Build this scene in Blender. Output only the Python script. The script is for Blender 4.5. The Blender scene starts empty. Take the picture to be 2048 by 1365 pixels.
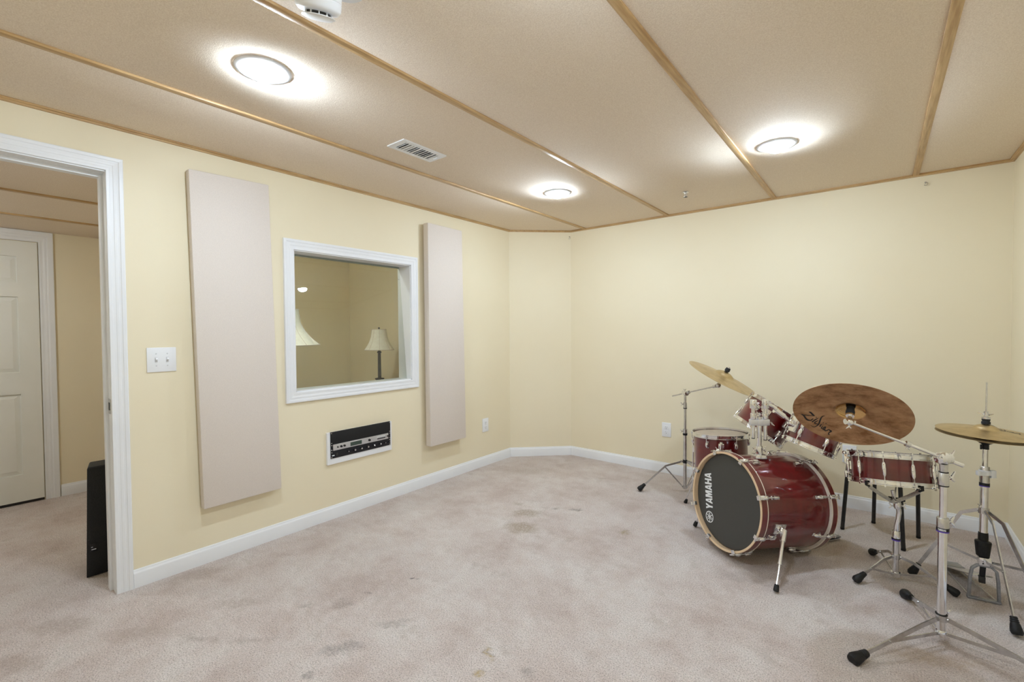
import bpy, bmesh, math, random
from mathutils import Vector as V, Matrix, Quaternion
random.seed(7)
sc = bpy.context.scene
C = sc.collection
PI = math.pi

# ------------------------------------------------------------------ camera
FPX, YAW, PITCH, ROLL = 918.14, 0.674174, -0.023775, -0.0065875
CAM = V((2.80964, 0.0, 1.23754))
def camera():
    cy, sy, cp, sp = math.cos(YAW), math.sin(YAW), math.cos(PITCH), math.sin(PITCH)
    f = V((-sy*cp, cy*cp, sp)); r = V((cy, sy, 0)); u = r.cross(f)
    cr, sr = math.cos(ROLL), math.sin(ROLL)
    r2 = cr*r + sr*u; u2 = -sr*r + cr*u
    cd = bpy.data.cameras.new('camera'); co = bpy.data.objects.new('camera', cd); C.objects.link(co)
    cd.sensor_fit = 'HORIZONTAL'; cd.sensor_width = 36.0; cd.lens = FPX/2048*36.0
    cd.clip_start = 0.02; cd.clip_end = 60
    m = Matrix((r2, u2, -f)).transposed().to_4x4(); m.translation = CAM
    co.matrix_world = m; sc.camera = co
camera()

# ------------------------------------------------------------------ world, exposure
w = bpy.data.worlds.new('world'); sc.world = w; w.use_nodes = True
w.node_tree.nodes['Background'].inputs[0].default_value = (0.8, 0.85, 1, 1)
w.node_tree.nodes['Background'].inputs[1].default_value = 0.02
sc.view_settings.view_transform = 'Standard'; sc.view_settings.look = 'None'
sc.view_settings.gamma = 1.0; sc.view_settings.use_curve_mapping = False
sc.view_settings.exposure = 1.68
sc.cycles.use_light_tree = False
sc.cycles.max_bounces = 8; sc.cycles.diffuse_bounces = 6; sc.cycles.glossy_bounces = 4; sc.cycles.transmission_bounces = 4
sc.cycles.caustics_reflective = False; sc.cycles.caustics_refractive = False; sc.cycles.sample_clamp_indirect = 6.0
BULB = 150.0            # emission of the recessed bulbs in the room
BULB_ADDED = 105.0        # unseen bulbs added to light the hallway and control room
BULB_COL = (0.71, 0.85, 1.0)

# ------------------------------------------------------------------ materials
M = {}
def nd(t, typ, **kw):
    n = t.nodes.new(typ)
    for k, v in kw.items(): setattr(n, k, v)
    return n
def mat(name, col, rough=0.5, metal=0.0, coat=0.0, coat_rough=0.03, spec=0.5, **kw):
    m = bpy.data.materials.new(name); m.use_nodes = True
    b = m.node_tree.nodes['Principled BSDF']
    b.inputs['Base Color'].default_value = (*col, 1); b.inputs['Roughness'].default_value = rough
    b.inputs['Metallic'].default_value = metal; b.inputs['Coat Weight'].default_value = coat
    b.inputs['Coat Roughness'].default_value = coat_rough; b.inputs['Specular IOR Level'].default_value = spec
    if 'emit' in kw:
        b.inputs['Emission Color'].default_value = (*kw['emit'], 1); b.inputs['Emission Strength'].default_value = kw['estr']
    M[name] = m
    return m
def tex_noise(m, scale, c0, c1, p0=0.35, p1=0.65, detail=4, bump=0.0, bscale=None, stretch=(1,1,1), coord='Object', bdist=0.002):
    t = m.node_tree; b = t.nodes['Principled BSDF']
    tc = nd(t, 'ShaderNodeTexCoord'); mp = nd(t, 'ShaderNodeMapping'); mp.inputs['Scale'].default_value = stretch
    t.links.new(tc.outputs[coord], mp.inputs[0])
    n = nd(t, 'ShaderNodeTexNoise'); n.inputs['Scale'].default_value = scale; n.inputs['Detail'].default_value = detail
    t.links.new(mp.outputs[0], n.inputs['Vector'])
    r = nd(t, 'ShaderNodeValToRGB'); r.color_ramp.elements[0].position = p0; r.color_ramp.elements[1].position = p1
    r.color_ramp.elements[0].color = (*c0, 1); r.color_ramp.elements[1].color = (*c1, 1)
    t.links.new(n.outputs['Fac'], r.inputs[0]); t.links.new(r.outputs[0], b.inputs['Base Color'])
    if bump:
        n2 = nd(t, 'ShaderNodeTexNoise'); n2.inputs['Scale'].default_value = bscale or scale; n2.inputs['Detail'].default_value = 3
        t.links.new(mp.outputs[0], n2.inputs['Vector'])
        bp = nd(t, 'ShaderNodeBump'); bp.inputs['Strength'].default_value = bump; bp.inputs['Distance'].default_value = bdist
        t.links.new(n2.outputs['Fac'], bp.inputs['Height']); t.links.new(bp.outputs[0], b.inputs['Normal'])
    return r
tex_noise(mat('wall_paint', (0.8,0.74,0.56), 0.6, spec=0.3), 1.3, (0.825,0.738,0.55), (0.845,0.765,0.58), bump=0.12, bscale=160, bdist=0.001)
tex_noise(mat('white_trim', (0.82,0.83,0.86), 0.38), 3, (0.80,0.81,0.845), (0.83,0.84,0.87))
tex_noise(mat('door_paint', (0.80,0.80,0.76), 0.45), 4, (0.78,0.78,0.73), (0.81,0.81,0.77))
tex_noise(mat('fabric_panel', (0.73,0.66,0.60), 0.95, spec=0.1), 420, (0.69,0.62,0.57), (0.77,0.70,0.645), bump=0.4, bscale=700, bdist=0.001)
tex_noise(mat('ceiling_fabric', (0.60,0.53,0.44), 0.95, spec=0.1), 260, (0.735,0.62,0.505), (0.855,0.75,0.635), detail=6, bump=0.5, bscale=330, bdist=0.002)
tex_noise(mat('oak', (0.55,0.36,0.17), 0.42, coat=0.15), 9, (0.40,0.235,0.095), (0.62,0.42,0.205), 0.3, 0.7, 5, stretch=(14,0.8,14))
tex_noise(mat('oak_cross', (0.55,0.36,0.17), 0.42, coat=0.15), 9, (0.40,0.235,0.095), (0.62,0.42,0.205), 0.3, 0.7, 5, stretch=(0.8,14,14))
mat('plate_white', (0.84,0.85,0.88), 0.35)
mat('plate_slot', (0.13,0.13,0.14), 0.5)
mat('plate_recess', (0.62,0.63,0.66), 0.45)
tex_noise(mat('chrome', (0.82,0.82,0.85), 0.06, 1.0), 30, (0.78,0.785,0.81), (0.86,0.865,0.89))
tex_noise(mat('steel', (0.62,0.62,0.63), 0.26, 1.0), 40, (0.56,0.56,0.57), (0.68,0.68,0.69))
tex_noise(mat('cast_grey', (0.33,0.34,0.37), 0.42, 0.7), 60, (0.29,0.30,0.33), (0.38,0.39,0.42))
tex_noise(mat('rubber', (0.008,0.008,0.009), 0.5, spec=0.35), 90, (0.006,0.006,0.0065), (0.011,0.011,0.012), bump=0.2, bscale=200)
tex_noise(mat('black_steel', (0.014,0.014,0.015), 0.38), 60, (0.011,0.011,0.012), (0.02,0.02,0.021))
tex_noise(mat('black_cabinet', (0.014,0.014,0.015), 0.6, spec=0.3), 300, (0.008,0.008,0.009), (0.018,0.018,0.019), bump=0.3, bscale=500)
mat('black_plastic', (0.011,0.011,0.015), 0.42, spec=0.35)
mat('purple_band', (0.10,0.05,0.42), 0.4)
mat('print_white', (0.86,0.88,0.90), 0.5)
mat('print_black', (0.012,0.010,0.008), 0.5)
mat('vinyl_black', (0.03,0.03,0.032), 0.5)
tex_noise(mat('drumhead_black', (0.032,0.033,0.033), 0.42), 500, (0.036,0.036,0.034), (0.058,0.058,0.055), bump=0.25, bscale=700, bdist=0.0006)
tex_noise(mat('drumhead_coated', (0.66,0.55,0.44), 0.5), 25, (0.62,0.52,0.42), (0.69,0.58,0.47))
tex_noise(mat('drumhead_clear', (0.55,0.52,0.46), 0.25), 25, (0.52,0.49,0.43), (0.58,0.55,0.49))
tex_noise(mat('maple', (0.78,0.58,0.37), 0.38, coat=0.4), 16, (0.70,0.49,0.30), (0.83,0.64,0.43), 0.3, 0.7, 4, stretch=(1,1,9))
tex_noise(mat('wine_lacquer', (0.045,0.002,0.002), 0.3, coat=1.0, coat_rough=0.02), 6, (0.085,0.0012,0.002), (0.165,0.003,0.004), 0.25, 0.8, 4, stretch=(1,1,4))
def cymbal_mat(name, cols, rough, bell=None):
    m = mat(name, cols[1], rough, 1.0); t = m.node_tree; b = t.nodes['Principled BSDF']
    tc = nd(t, 'ShaderNodeTexCoord'); n = nd(t, 'ShaderNodeTexNoise'); n.inputs['Scale'].default_value = 11; n.inputs['Detail'].default_value = 7
    n.inputs['Roughness'].default_value = 0.7
    mp = nd(t, 'ShaderNodeMapping'); mp.inputs['Scale'].default_value = (1, 1.6, 1)
    t.links.new(tc.outputs['Object'], mp.inputs[0]); t.links.new(mp.outputs[0], n.inputs['Vector'])
    r = nd(t, 'ShaderNodeValToRGB')
    r.color_ramp.elements[0].position = 0.36; r.color_ramp.elements[0].color = (*cols[0], 1)
    r.color_ramp.elements[1].position = 0.62; r.color_ramp.elements[1].color = (*cols[2], 1)
    e = r.color_ramp.elements.new(0.5); e.color = (*cols[1], 1)
    t.links.new(n.outputs['Fac'], r.inputs[0]); t.links.new(r.outputs[0], b.inputs['Base Color'])
    # lathe grooves: rings about the cymbal's axis
    sx = nd(t, 'ShaderNodeSeparateXYZ'); t.links.new(tc.outputs['Object'], sx.inputs[0])
    cx = nd(t, 'ShaderNodeCombineXYZ'); t.links.new(sx.outputs[0], cx.inputs[0]); t.links.new(sx.outputs[1], cx.inputs[1])
    wv = nd(t, 'ShaderNodeTexWave', wave_type='RINGS', rings_direction='SPHERICAL'); wv.inputs['Scale'].default_value = 75
    wv.inputs['Distortion'].default_value = 0.6; wv.inputs['Detail'].default_value = 2
    t.links.new(cx.outputs[0], wv.inputs['Vector'])
    if bell:                                            # polished bell
        ln = nd(t, 'ShaderNodeVectorMath', operation='LENGTH'); t.links.new(cx.outputs[0], ln.inputs[0])
        mr = nd(t, 'ShaderNodeMapRange', interpolation_type='SMOOTHSTEP'); mr.inputs[1].default_value = bell*0.93; mr.inputs[2].default_value = bell*1.04
        mr.inputs[3].default_value = 1.0; mr.inputs[4].default_value = 0.0; t.links.new(ln.outputs['Value'], mr.inputs[0])
        mc = nd(t, 'ShaderNodeMix', data_type='RGBA'); t.links.new(mr.outputs[0], mc.inputs[0]); t.links.new(r.outputs[0], mc.inputs[6]); mc.inputs[7].default_value = (0.62,0.40,0.17,1)
        t.links.new(mc.outputs[2], b.inputs['Base Color'])
        m3 = nd(t, 'ShaderNodeMapRange'); m3.inputs[3].default_value = rough; m3.inputs[4].default_value = 0.13; t.links.new(mr.outputs[0], m3.inputs[0]); t.links.new(m3.outputs[0], b.inputs['Roughness'])
    bp = nd(t, 'ShaderNodeBump'); bp.inputs['Strength'].default_value = 0.25; bp.inputs['Distance'].default_value = 0.0006
    t.links.new(wv.outputs['Fac'], bp.inputs['Height']); t.links.new(bp.outputs[0], b.inputs['Normal'])
cymbal_mat('bronze_dark', ((0.27,0.14,0.065), (0.47,0.275,0.14), (0.58,0.365,0.20)), 0.38, bell=0.053)
cymbal_mat('bronze', ((0.50,0.385,0.21), (0.60,0.47,0.27), (0.66,0.53,0.32)), 0.36)
mat('cast_light', (0.74,0.75,0.80), 0.33, 0.75)
mat('hoop_edge_sheen', (0.80,0.73,0.66), 0.3, coat=0.5)  # maple edge catching reflections, that brightness put into a paler colour
mat('felt', (0.03,0.03,0.032), 0.95)
tex_noise(mat('lamp_shade', (0.86,0.82,0.74), 0.8), 40, (0.87,0.84,0.77), (0.92,0.90,0.84))
tex_noise(mat('lamp_bronze', (0.06,0.05,0.045), 0.45, 0.4), 40, (0.045,0.038,0.034), (0.075,0.065,0.055))
tex_noise(mat('desk_wood', (0.30,0.18,0.09), 0.4), 8, (0.22,0.12,0.06), (0.34,0.2,0.1), stretch=(1,8,1))
mat('rack_silver', (0.62,0.62,0.64), 0.35, 0.6)
mat('lcd', (0.05,0.075,0.06), 0.2)
mat('bulb', (1,1,1), 0.4, emit=BULB_COL, estr=BULB)
mat('bulb_added', (1,1,1), 0.4, emit=(0.90,0.95,0.97), estr=BULB_ADDED)
def glass_mat():
    m = mat('glass', (0.93,0.985,0.955), 0.0); b = m.node_tree.nodes['Principled BSDF']
    b.inputs['Transmission Weight'].default_value = 1.0; b.inputs['IOR'].default_value = 1.5
    t = m.node_tree; out = t.nodes['Material Output']
    # thin panes in a lit room: let light through as well as the image, with the pane's Fresnel reflection
    tr = nd(t, 'ShaderNodeBsdfTransparent'); tr.inputs[0].default_value = (0.87,0.94,0.88,1)
    gl = nd(t, 'ShaderNodeBsdfGlossy'); gl.inputs['Roughness'].default_value = 0.012
    fr = nd(t, 'ShaderNodeFresnel'); fr.inputs['IOR'].default_value = 1.62
    mx = nd(t, 'ShaderNodeMixShader'); t.links.new(fr.outputs[0], mx.inputs[0]); t.links.new(tr.outputs[0], mx.inputs[1]); t.links.new(gl.outputs[0], mx.inputs[2])
    # a film of dust and a few dried specks
    tc = nd(t, 'ShaderNodeTexCoord'); vo = nd(t, 'ShaderNodeTexVoronoi'); vo.inputs['Scale'].default_value = 9
    t.links.new(tc.outputs['Object'], vo.inputs['Vector'])
    rp = nd(t, 'ShaderNodeValToRGB'); rp.color_ramp.elements[0].position = 0.03; rp.color_ramp.elements[0].color = (0.3,0.3,0.3,1)
    rp.color_ramp.elements[1].position = 0.055; rp.color_ramp.elements[1].color = (0.03,0.03,0.03,1)
    t.links.new(vo.outputs['Distance'], rp.inputs[0])
    df = nd(t, 'ShaderNodeBsdfDiffuse'); df.inputs[0].default_value = (0.75,0.77,0.72,1)
    m2 = nd(t, 'ShaderNodeMixShader'); t.links.new(rp.outputs[0], m2.inputs[0]); t.links.new(mx.outputs[0], m2.inputs[1]); t.links.new(df.outputs[0], m2.inputs[2])
    t.links.new(m2.outputs[0], out.inputs['Surface'])
glass_mat()
def carpet_mat():
    m = mat('carpet', (0.55,0.48,0.44), 1.0, spec=0.05); t = m.node_tree; b = t.nodes['Principled BSDF']
    L = t.links.new
    tc = nd(t, 'ShaderNodeTexCoord')
    def noise(scale, detail, rough=0.6, vec=None):
        n = nd(t, 'ShaderNodeTexNoise'); n.inputs['Scale'].default_value = scale; n.inputs['Detail'].default_value = detail
        n.inputs['Roughness'].default_value = rough; L(vec or tc.outputs['Object'], n.inputs['Vector']); return n.outputs['Fac']
    def ramp(fac, *els):
        r = nd(t, 'ShaderNodeValToRGB'); e = r.color_ramp.elements
        e[0].position, e[0].color = els[0][0], (*els[0][1], 1); e[1].position, e[1].color = els[-1][0], (*els[-1][1], 1)
        for p, c in els[1:-1]:
            x = e.new(p); x.color = (*c, 1)
        L(fac, r.inputs[0]); return r.outputs[0]
    def mix(fac, a, bb, mode='MIX'):
        x = nd(t, 'ShaderNodeMix', data_type='RGBA', blend_type=mode)
        if isinstance(fac, float): x.inputs[0].default_value = fac
        else: L(fac, x.inputs[0])
        L(a, x.inputs[6]); L(bb, x.inputs[7]) if not isinstance(bb, tuple) else setattr(x.inputs[7], 'default_value', (*bb, 1))
        return x.outputs[2]
    # brushed and trodden pile: broad patches, warmer and cooler
    wide = ramp(noise(2.8, 8, 0.72), (0.36, (0.565,0.475,0.44)), (0.48, (0.65,0.57,0.54)), (0.62, (0.715,0.655,0.63)))
    tufts = ramp(noise(190, 2, 0.75), (0.30, (0.50,0.48,0.46)), (0.47, (0.97,0.965,0.96)), (0.68, (1.22,1.22,1.23)))
    col = mix(1.0, wide, tufts, 'MULTIPLY')
    # traffic soil, greyish brown, in clouds
    soil = ramp(noise(5.5, 4, 0.72), (0.57, (0,0,0)), (0.78, (0.5,0.5,0.5)))
    col = mix(soil, col, (0.40,0.33,0.285))
    # individual stains: (x, y, rx, ry, angle, strength, colour)
    at = nd(t, 'ShaderNodeAttribute', attribute_name='stain')
    brk = nd(t, 'ShaderNodeMapRange'); brk.inputs[1].default_value = 0.36; brk.inputs[2].default_value = 0.60; brk.inputs[3].default_value = 0.35; brk.inputs[4].default_value = 1.25
    L(noise(75, 3, 0.7), brk.inputs[0])                 # the pile breaks the stains up
    ml = nd(t, 'ShaderNodeMath', operation='MULTIPLY', use_clamp=True); L(at.outputs['Alpha'], ml.inputs[0]); L(brk.outputs[0], ml.inputs[1])
    col = mix(ml.outputs[0], col, at.outputs['Color'])
    L(col, b.inputs['Base Color'])
    bp = nd(t, 'ShaderNodeBump'); bp.inputs['Strength'].default_value = 0.8; bp.inputs['Distance'].default_value = 0.008
    L(noise(210, 2, 0.7), bp.inputs['Height']); L(bp.outputs[0], b.inputs['Normal'])
carpet_mat()

# ------------------------------------------------------------------ mesh helpers
def frame(ax):
    ax = V(ax).normalized(); a = ax.cross(V((0,0,1)))
    if a.length < 1e-4: a = V((1,0,0))
    a.normalize(); return a, ax.cross(a), ax
class MB:
    def __init__(s): s.v = []; s.f = []
    def add(s, vs, fs):
        o = len(s.v); s.v += [V(p) for p in vs]; s.f += [tuple(i+o for i in f) for f in fs]; return s
    def box(s, c, size, R=None):
        c = V(c); vs = []
        for x in (-.5,.5):
            for y in (-.5,.5):
                for z in (-.5,.5):
                    p = V((x*size[0], y*size[1], z*size[2])); vs.append(c + (R @ p if R else p))
        return s.add(vs, [(0,1,3,2),(4,6,7,5),(0,4,5,1),(2,3,7,6),(0,2,6,4),(1,5,7,3)])
    def span(s, x0, x1, y0, y1, z0, z1):
        return s.box(((x0+x1)/2,(y0+y1)/2,(z0+z1)/2), (abs(x1-x0),abs(y1-y0),abs(z1-z0)))
    def lathe(s, prof, P=(0,0,0), ax=(0,0,1), n=32, closed=False):
        a, b, ax = frame(ax); P = V(P); vs = []; rings = []
        for r, z in prof:
            if r < 1e-6: rings.append([len(vs)]); vs.append(P + ax*z)
            else:
                rings.append(list(range(len(vs), len(vs)+n)))
                for i in range(n):
                    t = 2*PI*i/n; vs.append(P + ax*z + (a*math.cos(t) + b*math.sin(t))*r)
        fs = []; m = len(rings)
        for k in range(m if closed else m-1):
            A, B = rings[k], rings[(k+1) % m]
            if len(A) == 1 and len(B) == 1: continue
            for i in range(n):
                j = (i+1) % n
                if len(A) == 1: fs.append((A[0], B[j], B[i]))
                elif len(B) == 1: fs.append((A[i], A[j], B[0]))
                else: fs.append((A[i], A[j], B[j], B[i]))
        return s.add(vs, fs)
    def cyl(s, p0, p1, r0, r1=None, n=16):
        p0, p1 = V(p0), V(p1); r1 = r0 if r1 is None else r1; L = (p1-p0).length
        return s.lathe([(0,0),(r0,0),(r1,L),(0,L)], p0, p1-p0, n)
    def torus(s, P, ax, R, r, n=32, m=8):
        return s.lathe([(R + r*math.cos(2*PI*k/m), r*math.sin(2*PI*k/m)) for k in range(m)], P, ax, n, True)
    def ball(s, P, r, sc=(1,1,1), n=16, m=8):
        vs0 = len(s.v); s.lathe([(r*math.sin(PI*k/m), -r*math.cos(PI*k/m)) for k in range(m+1)], (0,0,0), (0,0,1), n)
        for i in range(vs0, len(s.v)):
            p = s.v[i]; s.v[i] = V((p.x*sc[0], p.y*sc[1], p.z*sc[2])) + V(P)
        return s
    def tube(s, pts, r, n=12):
        pts = [V(p) for p in pts]; vs = []; rad = r if isinstance(r, (list, tuple)) else [r]*len(pts)
        d0 = (pts[1]-pts[0]).normalized(); a, b, _ = frame(d0); prev = d0
        for k, p in enumerate(pts):
            if k == 0: d = d0
            elif k == len(pts)-1: d = (pts[k]-pts[k-1]).normalized()
            else: d = ((pts[k+1]-p).normalized() + (p-pts[k-1]).normalized()).normalized()
            q = prev.rotation_difference(d); a = q @ a; b = q @ b; prev = d
            for i in range(n):
                t = 2*PI*i/n; vs.append(p + (a*math.cos(t) + b*math.sin(t))*rad[k])
        fs = [(k*n+i, k*n+(i+1)%n, (k+1)*n+(i+1)%n, (k+1)*n+i) for k in range(len(pts)-1) for i in range(n)]
        m = len(pts)-1
        fs += [tuple(range(n-1,-1,-1)), tuple(m*n+i for i in range(n))]
        return s.add(vs, fs)
    def strap(s, pts, wid, th, up=(0,0,1)):
        pts = [V(p) for p in pts]; vs = []; up = V(up)
        for k, p in enumerate(pts):
            if k == 0: d = pts[1]-pts[0]
            elif k == len(pts)-1: d = pts[k]-pts[k-1]
            else: d = (pts[k+1]-p).normalized() + (p-pts[k-1]).normalized()
            d.normalize(); sd = d.cross(up)
            if sd.length < 1e-4: sd = V((1,0,0))
            sd.normalize(); u = sd.cross(d).normalized()
            for sx, su in ((-1,-1),(1,-1),(1,1),(-1,1)): vs.append(p + sd*sx*th/2 + u*su*wid/2)
        m = len(pts)-1
        fs = [(k*4+i, k*4+(i+1)%4, (k+1)*4+(i+1)%4, (k+1)*4+i) for k in range(m) for i in range(4)]
        fs += [(3,2,1,0), tuple(m*4+i for i in range(4))]
        return s.add(vs, fs)
    def prism(s, poly, O, ex, ey, ez, t):
        O, ex, ey, ez = V(O), V(ex), V(ey), V(ez); n = len(poly)
        vs = [O + ex*x + ey*y for x, y in poly] + [O + ex*x + ey*y + ez*t for x, y in poly]
        fs = [tuple(range(n-1,-1,-1)), tuple(range(n,2*n))] + [(i,(i+1)%n,n+(i+1)%n,n+i) for i in range(n)]
        return s.add(vs, fs)
    def profile(s, prof, p0, p1, ex, ey, m0=0.0, m1=0.0):
        """extrude a 2-D profile (coordinates along ex, ey) from p0 to p1; m0/m1 mitre the ends along ex"""
        p0, p1, ex, ey = V(p0), V(p1), V(ex), V(ey); d = (p1-p0).normalized(); n = len(prof)
        vs = [p0 + ex*x + ey*y + d*(m0*x) for x, y in prof] + [p1 + ex*x + ey*y + d*(m1*x) for x, y in prof]
        fs = [tuple(range(n-1,-1,-1)), tuple(range(n,2*n))] + [(i,(i+1)%n,n+(i+1)%n,n+i) for i in range(n)]
        return s.add(vs, fs)
    def mesh(s, name, smooth=True, bevel=0.0, xf=None):
        vs = [xf @ p for p in s.v] if xf else s.v
        me = bpy.data.meshes.new(name); me.from_pydata([tuple(p) for p in vs], [], s.f); me.update()
        bm = bmesh.new(); bm.from_mesh(me)
        if bevel:
            bmesh.ops.bevel(bm, geom=[e for e in bm.edges if e.is_manifold and e.calc_face_angle(0) > 0.6], offset=bevel, segments=2, profile=0.5, affect='EDGES', clamp_overlap=True)
        bmesh.ops.recalc_face_normals(bm, faces=bm.faces)
        bm.to_mesh(me); bm.free()
        if smooth:
            me.shade_smooth(); me.set_sharp_from_angle(angle=0.7)
        return me
    def build(s, name, m, parent=None, smooth=True, bevel=0.0, local=False):
        xf = None
        if parent is not None and not local:
            xf = ROOTINV[parent.name]
        me = s.mesh(name, smooth, bevel, xf); me.materials.append(M[m])
        o = bpy.data.objects.new(name, me); C.objects.link(o)
        if parent is not None:
            o.parent = parent; ROOTINV[o.name] = ROOTINV[parent.name]
        else: ROOTINV[o.name] = None
        return o
ROOTINV = {}
def inst(name, me, parent, mx):
    o = bpy.data.objects.new(name, me); C.objects.link(o); o.parent = parent; o.matrix_local = mx; ROOTINV[o.name] = ROOTINV[parent.name]; return o
def tag(o, label, cat, group=None):
    o['label'] = label; o['category'] = cat
    if group: o['group'] = group
    return o
def thing(name, label, cat, loc, R=None, group=None):
    o = bpy.data.objects.new(name, None); C.objects.link(o); o.empty_display_size = 0.05
    mx = (R.to_4x4() if R else Matrix.Identity(4)); mx.translation = V(loc); o.matrix_world = mx
    ROOTINV[o.name] = mx.inverted(); return tag(o, label, cat, group)
def struct(o, label=None):
    o['kind'] = 'structure'
    if label: o['label'] = label
    return o
def axis_rot(n, ref=(0,0,1)):
    """rotation whose z axis is n and whose y axis leans to ref"""
    n = V(n).normalized(); y = V(ref) - n*V(ref).dot(n); y.normalize(); x = y.cross(n)
    return Matrix((x, y, n)).transposed()
def rz(a): return Matrix.Rotation(a, 4, 'Z')

# ------------------------------------------------------------------ room shell
H, XR, YB, YF = 2.205, 3.412, 3.8964, -0.36         # ceiling, right wall, back wall, front wall
DC0, DC1 = 3.4788, 0.4416                           # corner wall runs from (0, DC0) to (DC1, YB)
DY0, DY1, DZ = -0.29, 0.502, 1.990                  # doorway
WY0, WY1, WZ0, WZ1 = 1.372, 2.272, 0.862, 1.740     # studio window opening
TL = 0.142                                          # left wall thickness
HX = -2.031                                         # far wall of hallway and control room
HCEIL = 1.985

STAINS = [(0.96,2.455,0.115,0.075,0.66,0.6,(0.36,0.285,0.205)), (1.074,2.255,0.115,0.095,0.66,0.66,(0.37,0.29,0.205)),
              (0.804,2.549,0.05,0.03,0.66,0.45,(0.36,0.29,0.21)), (1.615,2.585,0.035,0.035,0.5,0.7,(0.36,0.28,0.16)),
              (1.656,1.29,0.016,0.058,0.66,0.75,(0.47,0.35,0.18)), (1.696,1.191,0.024,0.022,0.2,0.8,(0.47,0.35,0.18)),
              (1.08,2.646,0.03,0.022,0.6,0.5,(0.25,0.21,0.18)), (1.19,2.709,0.05,0.022,0.66,0.6,(0.2,0.17,0.15)),
              (1.829,1.298,0.035,0.03,0.3,0.5,(0.26,0.23,0.21)), (1.188,0.969,0.10,0.04,0.9,0.5,(0.26,0.23,0.215)),
              (1.217,0.803,0.022,0.018,0.1,0.6,(0.24,0.21,0.2)), (0.915,1.123,0.055,0.036,0.6,0.42,(0.30,0.25,0.22)),
              (0.936,1.24,0.018,0.010,0.4,0.6,(0.16,0.13,0.12)), (0.999,1.456,0.009,0.007,0.2,0.95,(0.07,0.06,0.06)), (1.03,1.462,0.009,0.007,0.2,0.95,(0.07,0.06,0.06)),
              (0.802,1.006,0.025,0.016,0.6,0.45,(0.28,0.24,0.21)), (1.216,1.186,0.09,0.035,0.9,0.4,(0.29,0.25,0.225)),
              (0.677,0.635,0.15,0.013,0.5,0.45,(0.36,0.30,0.26)), (0.86,0.76,0.13,0.013,0.75,0.4,(0.36,0.30,0.26)),
              (0.10,0.80,0.17,0.075,1.2,0.5,(0.42,0.335,0.285)), (0.537,0.837,0.15,0.05,0.7,0.42,(0.42,0.34,0.30)),
              (0.12,0.30,0.16,0.07,0.7,0.5,(0.41,0.33,0.285)), (0.30,0.16,0.13,0.06,0.5,0.45,(0.41,0.33,0.285)), (0.45,0.50,0.16,0.06,0.7,0.4,(0.42,0.34,0.29)),
              (2.50,2.52,0.13,0.08,0.66,0.4,(0.38,0.30,0.26)), (2.76,2.50,0.12,0.06,0.66,0.4,(0.42,0.32,0.26)), (3.0,2.30,0.22,0.05,0.4,0.42,(0.45,0.33,0.22)),
              (0.42,3.2,0.25,0.12,0.66,0.35,(0.42,0.345,0.285)), (2.30,2.47,0.16,0.07,0.3,0.35,(0.36,0.31,0.28))]

def carpet_floor():
    from mathutils import noise
    x0, x1, ya, yb, st = HX-0.3, XR+0.15, -1.4, YB+0.15, 0.013
    gx = [x0] + [-0.30+st*i for i in range(int((XR+0.33)/st))] + [x1]; gy = [ya] + [YF-0.02+st*i for i in range(int((YB-YF+0.05)/st))] + [yb]
    nx, ny = len(gx), len(gy)
    me = bpy.data.meshes.new('floor')
    vs = [(x, y, 0.0) for y in gy for x in gx]; fs = [(j*nx+i, j*nx+i+1, (j+1)*nx+i+1, (j+1)*nx+i) for j in range(ny-1) for i in range(nx-1)]
    m = len(vs); vs += [(x0,ya,-0.08),(x1,ya,-0.08),(x1,yb,-0.08),(x0,yb,-0.08)]; fs.append((m+3,m+2,m+1,m))
    me.from_pydata(vs, [], fs); me.update()
    col = [0.0]*(4*len(vs))
    for x, y, rx, ry, a, stg, cc in STAINS:             # dried spills and trodden dirt
        R_ = max(rx, ry)*1.5+0.04; ca, sa = math.cos(a), math.sin(a)
        for j in range(ny):
            if abs(gy[j]-y) > R_: continue
            for i in range(nx):
                if abs(gx[i]-x) > R_: continue
                q = V((gx[i]*24, gy[j]*24, x*7)); k = min(1.0, max(rx, ry)/0.05)
                dx = gx[i]-x + noise.noise(q)*0.030*k + noise.noise(q*2.3)*0.016*k; dy = gy[j]-y + noise.noise(q+V((9,4,2)))*0.030*k + noise.noise(q*2.3+V((3,1,5)))*0.016*k
                u, v = (dx*ca+dy*sa)/rx, (-dx*sa+dy*ca)/ry; r = math.hypot(u, v)
                s_ = max(0.0, min(1.0, (1.15-r)/0.8)); s_ = s_*s_*(3-2*s_)*stg
                if s_ > 0:
                    o = 4*(j*nx+i); a0 = col[o+3]; tot = a0 + s_*(1-a0)
                    for c_ in range(3): col[o+c_] = (col[o+c_]*a0*(1-s_) + cc[c_]*s_)/tot if tot else 0
                    col[o+3] = tot
    at = me.color_attributes.new('stain', 'FLOAT_COLOR', 'POINT'); at.data.foreach_set('color', col)
    me.materials.append(M['carpet']); o = bpy.data.objects.new('floor', me); C.objects.link(o); return o
struct(carpet_floor(), 'stained beige carpet')

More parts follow.
